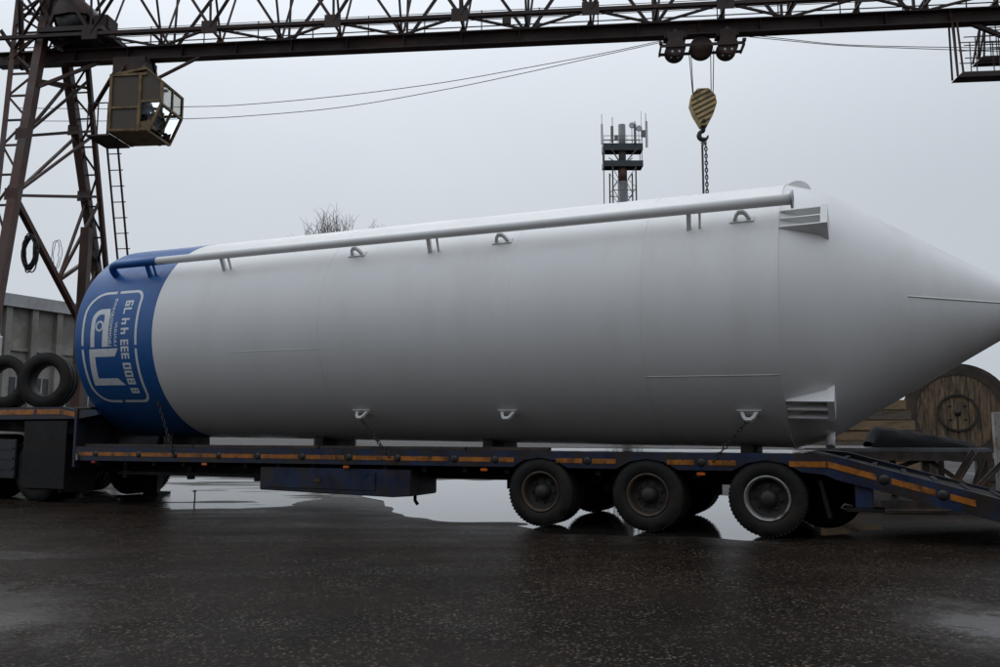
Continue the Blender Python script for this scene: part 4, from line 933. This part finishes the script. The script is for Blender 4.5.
# crane operator seated in the cab
def person(loc, rz):
    J = {'pel': (0, 0, 0, .13), 'sp': (0, .02, .22, .135), 'ch': (0, 0, .40, .15), 'nk': (0, -.01, .53, .058), 'hd': (0, -.03, .63, .085), 'tp': (0, -.03, .74, .075),
         'sl': (-.19, 0, .46, .065), 'el': (-.24, -.10, .22, .05), 'wl': (-.18, -.33, .18, .04), 'fl': (-.16, -.42, .17, .035),
         'sr': (.19, 0, .46, .065), 'er': (.24, -.10, .22, .05), 'wr': (.18, -.33, .18, .04), 'fr': (.16, -.42, .17, .035),
         'hl': (-.1, -.05, -.01, .10), 'kl': (-.12, -.42, .03, .075), 'al': (-.12, -.42, -.36, .05), 'tl': (-.12, -.56, -.40, .045),
         'hr': (.1, -.05, -.01, .10), 'kr': (.12, -.42, .03, .075), 'ar': (.12, -.42, -.36, .05), 'tr': (.12, -.56, -.40, .045)}
    E_ = [('pel', 'sp'), ('sp', 'ch'), ('ch', 'nk'), ('nk', 'hd'), ('hd', 'tp'), ('ch', 'sl'), ('sl', 'el'), ('el', 'wl'), ('wl', 'fl'), ('ch', 'sr'), ('sr', 'er'), ('er', 'wr'), ('wr', 'fr'), ('pel', 'hl'), ('hl', 'kl'), ('kl', 'al'), ('al', 'tl'), ('pel', 'hr'), ('hr', 'kr'), ('kr', 'ar'), ('ar', 'tr')]
    ks_ = list(J); me = bpy.data.meshes.new('person'); me.from_pydata([J[k][:3] for k in ks_], [(ks_.index(a), ks_.index(c)) for a, c in E_], [])
    o = bpy.data.objects.new('person', me); COL.objects.link(o); o.modifiers.new('s', 'SKIN'); o.modifiers.new('d', 'SUBSURF').levels = 2
    o.modifiers['d'].render_levels = 2
    for i, k in enumerate(ks_): me.skin_vertices[0].data[i].radius = (J[k][3], J[k][3]); me.skin_vertices[0].data[i].use_root = (k == 'pel')
    dg = bpy.context.evaluated_depsgraph_get(); dg.update(); nm = bpy.data.meshes.new_from_object(o.evaluated_get(dg)); bpy.data.objects.remove(o)
    nm.materials.clear(); nm.materials.append(MATS['jacket_pale']); nm.materials.append(MATS['skin_tone']); nm.materials.append(MATS['hook_black'])
    for p_ in nm.polygons:
        z = p_.center.z; p_.use_smooth = True
        p_.material_index = 1 if z > .545 or (p_.center.y < -.34 and z > .12) else (2 if z < .06 and p_.center.y < .3 and z < .05 else 0)
    o = bpy.data.objects.new('person', nm); COL.objects.link(o); o.location = loc; o.rotation_euler = (0, 0, rz)
    hair = MB().lathe([(.60, .088), (.66, .10), (.72, .093), (.775, .06), (.795, .001)], 16, 'z', (0, -.005, 0)).build('hair', 'hair_dark', o)
    MB().prism([(-.015, .615), (.015, .615), (.008, .66), (-.008, .66)], -.145, -.10).build('nose', 'skin_tone', o)
    for sx in (-.032, .032): MB().box(sx - .012, sx + .012, -.122, -.11, .655, .668).build('eye', 'hair_dark', o)
    MB().box(-.025, .025, -.118, -.105, .588, .595).build('mouth', 'hair_dark', o)
    return tag(o, 'crane operator in a pale jacket seated inside the crane cab', 'person')
pl_ = CO + CE * -8.95 + CM * -.05 + Vector((0, 0, cz0 + .50)); person(pl_, -CB + R(90))

# ================================================================ WAREHOUSE BEHIND
WH = 6.6
pa = at_height(0, 293, WH); pb = at_height(75, 304.5, WH); wd = (pb - pa); wd.z = 0; wl = wd.length; wd.normalize(); rz = math.atan2(wd.y, wd.x)
wh = thing('warehouse', 'long pale grey concrete warehouse with pilasters and dark windows behind the spare tyres', 'building', (pa.x, pa.y, 0), rz)
# local x along the wall, y into the building when positive
MB().box(-16, wl + 2, 0, 12, 0, WH - .5).build('wall', 'concrete_pale', wh)
MB().box(-16.1, wl + 2.1, -.32, 12.2, WH - .5, WH).build('fascia', 'fascia_grey', wh)
MB().box(-16, wl + 2, -.10, -.004, WH - 2.25, WH - 2.1).build('string_course', 'concrete_pale', wh)
sp = wl / 3.0
for k in range(-8, 16):
    x = .28 * sp + k * sp
    if -16 < x < wl + 1.8: MB().box(x - .13, x + .13, -.22, -.003, 0, WH - .505).build('pilaster', 'concrete_pale', wh)
for k in range(-8, 16):
    x = .78 * sp + k * sp
    if not -15 < x < wl + 1: continue
    w_ = MB().box(x - sp * .28, x + sp * .28, -.03, -.004, WH - 4.6, WH - 3.3).build('window', 'window_dark', wh)
    MB().box(x - sp * .30, x + sp * .30, -.06, -.031, WH - 4.68, WH - 4.6).build('window_sill', 'concrete_pale', w_)
    MB().box(x - .03, x + .03, -.05, -.031, WH - 4.6, WH - 3.3).build('window_bar', 'fascia_grey', w_)
for k in range(4): MB().box(-15.5 + k * 4.6, -15.42 + k * 4.6, -.34, -.321, WH - .5, WH - .02).build('fascia_joint', 'concrete_pale', wh)

# unseen brick building, added behind the camera to block low light from the silo
mat('brick_dark', (.10, .055, .04), .85, var=.3, scale=1.5, patch=(.05, .035, .03), pamt=.5, pscale=.5, bump=.3, bscale=14)
ws = thing('shade_building', 'long dark brick building added unseen behind the camera to shade the silo', 'building', (-4, -8.5, 0))
MB().box(-42, 42, -14, 0, 0, 6.4).build('wall', 'brick_dark', ws)
MB().prism([(.5, 6.4), (-14.5, 6.4), (-7, 8.4)], -42.5, 42.5, 'x').build('roof', 'scrap_steel', ws)
for k in range(12):
    x = -38 + k * 6.9
    if k % 4 == 2:
        dr = MB().box(x - 1.9, x + 1.9, .004, .07, 0, 4.2).build('gate_door', 'scrap_steel', ws); MB().box(x - .02, x + .02, .071, .09, 0, 4.2).build('door_joint', 'hook_black', dr)
    else:
        w_ = MB().box(x - 1.5, x + 1.5, .004, .04, 2.4, 5.2).build('window', 'window_dark', ws)
        for d_ in (-.75, 0, .75): MB().box(x + d_ - .03, x + d_ + .03, .041, .06, 2.4, 5.2).build('window_bar', 'fascia_grey', w_)
        MB().box(x - 1.6, x + 1.6, .004, .12, 2.28, 2.39).build('window_sill', 'concrete_pale', w_)
for k in range(13): MB().box(-41.6 + k * 6.9, -41.1 + k * 6.9, .004, .16, 0, 6.39).build('pilaster', 'brick_dark', ws)

# ================================================================ YARD BEHIND THE TRAILER'S TAIL
# big wooden cable drum
dcn = at_depth(956, 413, 20); DRr = 1.13
drum = thing('cable_drum', 'big weathered wooden cable drum standing behind the trailer tail', 'cable drum', (dcn.x, dcn.y, dcn.z - DRr), R(-24))
def flange(y0, front):
    n = 10; w = 2 * DRr / n
    bd = MB().lathe([(y0 - .04, DRr - .27), (y0 - .065, DRr - .26), (y0 - .085, DRr - .1), (y0 - .085, DRr), (y0 + .055, DRr), (y0 + .055, DRr - .27)], 48, 'y', (0, 0, DRr), smooth=False).build('flange_rim', 'wood_dark', drum)
    for i in range(n):
        x0, x1 = -DRr + i * w + .006, -DRr + (i + 1) * w - .006; rr_ = DRr - .08
        xs = [max(-rr_, min(rr_, x0 + (x1 - x0) * k / 3)) for k in range(4)]
        up_ = [(x, DRr + math.sqrt(max(0, rr_ ** 2 - x * x))) for x in xs]; dn = [(x, DRr - math.sqrt(max(0, rr_ ** 2 - x * x))) for x in xs[::-1]]
        jit = random.uniform(-.006, .006)
        if up_[0][1] - dn[-1][1] > .1 or up_[-1][1] - dn[0][1] > .1:
            MB().prism(up_ + dn, y0 - .045 + jit, y0 + .03 + jit).build('plank', 'wood_planks', drum)
flange(-.42, True); flange(.5, False)
MB().lathe([(-.38, .55), (.46, .55)], 32, 'y', (0, 0, DRr)).build('barrel', 'wood_dark', drum)
MB().lathe([(-.50, .43), (-.50, .40), (-.46, .40)], 36, 'y', (0, 0, DRr)).build('hub_ring', 'wood_dark', drum)
MB().lathe([(-.51, .43), (-.51, .385), (-.47, .385), (-.47, .43), (-.51, .43)], 36, 'y', (0, 0, DRr), smooth=False).build('hub_ring', 'hook_black', drum)
MB().lathe([(-.49, .001), (-.49, .075), (-.46, .075)], 20, 'y', (0, 0, DRr)).build('axle_hole', 'hook_black', drum)
for k in range(4):
    a_ = R(45 + 90 * k); MB().lathe([(-.485, .001), (-.485, .03), (-.46, .03)], 8, 'y', (.22 * math.cos(a_), 0, DRr + .22 * math.sin(a_))).build('bolt_head', 'hook_black', drum)
zb = dcn.z - DRr
for sx in (-.45, .45):
    o = MB().box(-.13, .13, -.9, .9, 0, zb + .10).build('drum_sleeper', 'wood_dark', bevel=.015); o.matrix_world = Matrix.Translation((dcn.x, dcn.y, 0)) @ Matrix.Rotation(R(-24), 4, 'Z') @ Matrix.Translation((sx * 1.15, 0, 0))
    tag(o, 'thick dark timber sleeper wedged under the wooden cable drum, ' + ('side nearer the timber stack' if sx < 0 else 'side away from the timber stack'), 'sleeper', 'sleepers under the cable drum')
# stack of sawn timbers
edge = at_depth(927, 420, 18.7)
rt = random.Random(5)
rows_ = 8; hh = .225
order = ['bottom', 'second', 'third', 'fourth', 'fifth', 'sixth', 'seventh', 'topmost']
for i in range(rows_):
    for j in range(3):
        ln = 2.7 - (.05 * i if i < 6 else .2 * (i - 5) + .3); xr = edge.x - rt.uniform(0, .10) - (.05 * i)
        o = MB().box(-ln, 0, 0, .24, 0, hh - .001).build('timber_beam', 'timber_raw' if (i + j) % 3 else 'timber_grey', bevel=.02)
        o.location = (xr, edge.y + j * .26 + rt.uniform(-.02, .02), i * hh + .002); o.rotation_euler = (0, 0, rt.uniform(-.006, .006))
        tag(o, 'sawn timber beam stacked beside the cable drum, %s layer, %s' % (order[i], ('side facing the trailer', 'middle of the layer', 'side away from the trailer')[j]), 'timber', 'sawn timbers stacked beside the cable drum')
# low steel platform with a black tarpaulin bundle
pn = at_height(868, 448.0, .86); pe = at_height(992, 448.5, .86)
pf = thing('loading_platform', 'low flat steel platform standing behind the sloping trailer tail', 'platform', (pn.x, pn.y, 0), math.atan2(pe.y - pn.y, pe.x - pn.x))
pw = (pe - pn).length
MB().box(-.9, pw, 0, 2.6, .80, .86).build('platform_top', 'platform_steel', pf, bevel=.008)
MB().box(-.9, pw, -.02, .05, .68, .80).build('edge_beam', 'scrap_steel', pf)
for xx in (-.8, pw * .45, pw - .15):
    for yy in (.08, 2.4): MB().box(xx, xx + .1, yy, yy + .1, 0, .80).build('platform_leg', 'scrap_steel', pf)
MB().bar((-.7, .13, .15), (pw * .45, .13, .7), .06).build('platform_brace', 'scrap_steel', pf, normals=False)
MB().bar((pw * .5, .13, .7), (pw - .1, .13, .15), .06).build('platform_brace', 'scrap_steel', pf, normals=False)
def blob_bundle():
    u, v = 26, 12; vs_ = []; fs = []
    for i in range(u + 1):
        t_ = i / u; x = 1.45 * t_; hgt = (.30 * (1 - t_) ** .8 + .05) * (0.25 + .75 * smoothstep(0, .06, t_)); wd_ = .42 * (1 - .25 * t_)
        for j in range(v + 1):
            a_ = math.pi * j / v; n_ = mnoise.noise(Vector((x * 4, j * .8, 2))) * .05
            vs_.append((x + n_, .6 - math.cos(a_) * wd_, .862 + max(0, math.sin(a_) ** .7 * (float(hgt) + n_))))
    for i in range(u):
        for j in range(v): a_ = i * (v + 1) + j; fs.append((a_, a_ + 1, a_ + v + 2, a_ + v + 1))
    return MB().add(vs_, fs, True)
o = blob_bundle().build('tarpaulin_bundle', 'tarp_black'); bx = at_height(873, 447, .862)
o.matrix_world = Matrix.Translation((pn.x, pn.y, 0)) @ Matrix.Rotation(math.atan2(pe.y - pn.y, pe.x - pn.x), 4, 'Z') @ Matrix.Translation((.12, .1, 0))
tag(o, 'shiny black tarpaulin bundle tapering along the low steel platform', 'tarpaulin')
pt = at_depth(996, 412, pe.y - .4)
po = thing('marker_post', 'pale rusty post standing at the end of the low steel platform', 'post', (pt.x, pt.y, 0))
MB().box(-.05, .05, -.04, .04, 0, pt.z).build('shaft', 'post_pale', po, bevel=.008); MB().box(-.1, .1, -.1, .1, 0, .04).build('foot', 'scrap_steel', po)
# scrap leaning under and beside the platform
labs = ['rusty channel beam leaning on the low steel platform', 'dark bent pipe lying before the low steel platform', 'short dark steel angle propped before the marker post', 'rusty plate strip lying across scrap before the platform', 'dark flat bar leaning towards the marker post', 'heavy dark beam lying along the foot of the platform']
spec = [((940, 478), (975, 452), .09), ((900, 484), (960, 476), .07), ((965, 488), (985, 458), .06), ((930, 470), (1000, 486), .10), ((955, 492), (1004, 462), .06), ((880, 486), (1010, 492), .14)]
for (a, c, w), lb_ in zip(spec, labs):
    Yd = pn.y - .35 - .12 * labs.index(lb_); p_, q_ = at_depth(*a, Yd), at_depth(*c, Yd - .1); p_.z = max(p_.z, w / 2); q_.z = max(q_.z, w / 2)
    if labs.index(lb_) in (0, 2, 4): p_.z = w / 2
    else: p_.z = q_.z = w / 2 + .005
    o = MB().angle(p_, q_, w, .02).build('scrap_beam', 'scrap_steel'); tag(o, lb_, 'scrap', 'scrap steel before the low platform')
# stake standing in the puddle
p = at_height(194, 506, 0)
o = MB().tube([(p.x, p.y, -.03), (p.x + .008, p.y, .1), (p.x + .004, p.y, .235)], .011, 8).tube([(p.x - .03, p.y, .215), (p.x + .03, p.y, .22)], .009, 6).build('ground_stake', 'scrap_steel')
tag(o, 'short steel stake standing in the puddle before the trailer', 'stake')

# ================================================================ CELL TOWER, TREES
ct = at_depth(627, 430, 90); K = 90 / F
tower_ = thing('cell_tower', 'tall phone mast with two dark platforms and antennas above the silo', 'mast', (ct.x, ct.y, 0))
zz = lambda y: at_depth(627, y, 90).z
MB().tube([(0, 0, 0), (0, 0, zz(182))], .55, 14).build('mast', 'mast_grey', tower_)
MB().tube([(0, 0, zz(182)), (0, 0, zz(165))], .49, 14).build('mast', 'mast_rust', tower_)
MB().tube([(0, 0, zz(165)), (0, 0, zz(125))], .40, 14).build('mast', 'mast_grey', tower_)
for yt_, yb_ in ((146, 154.5), (163, 170.5)):
    z0, z1 = zz(yb_), zz(yt_); pl = MB().box(-2.1, 2.1, -.7, .7, z1 - .3, z1).build('platform', 'mast_dark', tower_)
    for sg in (-1, 1):
        MB().box(-2.15, 2.15, sg * .74 - .04, sg * .74 + .04, z0 + .25, z1 + .05).build('platform_edge', 'mast_dark', pl)
        MB().box(sg * 2.1 - .04, sg * 2.1 + .04, -.69, .69, z0 + .25, z1 + .05).build('platform_edge', 'mast_dark', pl)
        for hz_ in (.45, .9):
            if yt_ == 146: MB().bar((-2.1, sg * .74, z1 + hz_), (2.1, sg * .74, z1 + hz_), .05).build('guard_rail', 'mast_grey', pl, normals=False)
        for k in range(6):
            if yt_ == 146: MB().bar((-2.1 + k * .84, sg * .74, z1), (-2.1 + k * .84, sg * .74, z1 + .95), .04).build('rail_post', 'mast_grey', pl, normals=False)
for sx in (-1, 1):
    for sy in (-1, 1):
        MB().bar((sx * 1.3, sy * 1.3, 0), (sx * 1.25, sy * 1.25, zz(170)), .14).build('lattice_leg', 'mast_dark', tower_, normals=False)
        MB().bar((sx * .35, sy * .35, zz(163)), (sx * 1.3, sy * 1.3, zz(154)), .10).build('platform_strut', 'mast_grey', tower_, normals=False)
        MB().bar((sx * 2.05, sy * .68, zz(168)), (sx * 2.05, sy * .68, zz(146)), .07).build('corner_post', 'mast_grey', tower_, normals=False)
for sy in (-1, 1):
    for sx in (-1, 1):
        for k in range(12):
            z0 = 2 + k * 2.3; MB().bar((sx * 1.27, sy * 1.27, z0), (sx * .5, sy * .5, z0 + 1.15), .05).bar((sx * .5, sy * .5, z0 + 1.15), (sx * 1.27, sy * 1.27, z0 + 2.3), .05).build('lattice_brace', 'mast_grey', tower_, normals=False)
    for k in range(7): MB().bar((-1.3, sy * 1.3, 3 + k * 4), (1.3, sy * 1.3, 3 + k * 4), .07).build('lattice_tie', 'mast_grey', tower_, normals=False)
MB().bar((-2.25, -1.2, 0), (-2.2, -1.2, zz(150)), .09).build('cable_riser', 'mast_dark', tower_, normals=False)
for ax_, ay_, yt_, yb_, w in ((-2.3, -.85, 117, 147, .07), (-1.15, -.85, 120, 147, .09), (2.5, -.85, 116, 140, .08), (2.0, -.85, 114, 146, .05), (1.3, -.85, 124, 146, .12)):
    MB().tube([(ax_, ay_, zz(yb_)), (ax_, ay_, zz(yt_))], w / 2, 6).build('antenna_rod', 'mast_grey', tower_)
for ax_, ya, yb, w, mt in ((-2.3, 127, 147, .22, 'antenna_pale'), (-1.2, 129, 145, .3, 'mast_grey'), (1.3, 127, 146, .26, 'mast_grey'), (2.55, 124, 150, .26, 'antenna_pale'), (2.2, 133, 140, .5, 'mast_grey'), (-.75, 138, 143, .4, 'mast_grey')):
    MB().box(ax_ - w / 2, ax_ + w / 2, -.95, -.79, zz(yb), zz(ya)).build('panel_antenna', mt, tower_, bevel=.02)
for ax_, y in ((1.0, 128), (1.75, 131)):
    MB().lathe([(-.3, .001), (-.33, .15), (-.38, .34), (-.30, .34), (-.1, .001)], 18, 'y', (ax_, -.5, zz(y))).build('dish_antenna', 'antenna_pale', tower_)
    MB().bar((ax_, -.6, zz(146)), (ax_, -.6, zz(y)), .06).build('dish_post', 'mast_grey', tower_, normals=False)
def bare_tree(px, ytop, D, seed, spread, label, name='bare_tree'):
    rd = random.Random(seed); base = at_depth(px, 430, D); ht = at_depth(px, ytop, D).z
    tr = thing(name, label, 'tree', (base.x, base.y, 0), 0, 'bare trees far behind the silo')
    trunk = MB(); crown = MB(); pts = [Vector((0, 0, -.2))]
    for k in range(1, 7): pts.append(Vector((rd.uniform(-.25, .25) * k * .4, rd.uniform(-.2, .2) * k * .4, ht * .52 * k / 6)))
    trunk.tube(pts, [.32 - .03 * k for k in range(7)], 8)
    def grow(p, d, ln, r, lev):
        n = 3; q = [p]; dd = d.copy()
        for k in range(n):
            dd = (dd + Vector((rd.uniform(-.25, .25), rd.uniform(-.25, .25), rd.uniform(-.05, .22)))).normalized(); q.append(q[-1] + dd * ln / n)
        crown.tube(q, [r * (1 - .18 * k) for k in range(n + 1)], 4 if lev > 1 else 6, cap=False)
        if lev >= 5: return
        for k in range(1, n + 1):
            for _ in range(2 if k > 1 else 1):
                ax = Vector((rd.uniform(-1, 1), rd.uniform(-1, 1), rd.uniform(-.3, .6))).normalized()
                grow(q[k], (dd * .9 + ax * .75).normalized(), ln * rd.uniform(.5, .68), max(r * .5, .011), lev + 1)
    nb = 7
    for i in range(nb):
        a_ = 2 * math.pi * i / nb + rd.uniform(-.3, .3); z = .28 + .24 * i / nb
        p = pts[min(6, int(z / .52 * 6) + 1)]
        grow(p, Vector((math.cos(a_) * spread, math.sin(a_) * spread, 1)).normalized(), ht * .165, .12, 2)
    grow(pts[-1], Vector((0, 0, 1)), ht * .17, .14, 2)
    # scale so that the tip stands at the wanted height
    zm = max(v[2] for v in crown.v); k_ = ht / zm
    for mb in (trunk, crown): mb.v = [(x * k_, y * k_, z * k_) for x, y, z in mb.v]
    trunk.build('trunk', 'bark', tr); crown.build('crown', 'bark', tr, normals=False)
bare_tree(318, 211, 78, 3, .8, 'wide bare tree with fine twigs showing over the pipe of the silo')
bare_tree(338, 206, 82, 8, .45, 'taller narrow bare tree with upright twigs behind the white silo')
bare_tree(353, 214, 86, 12, .5, 'small bare tree beside the taller one behind the white silo')
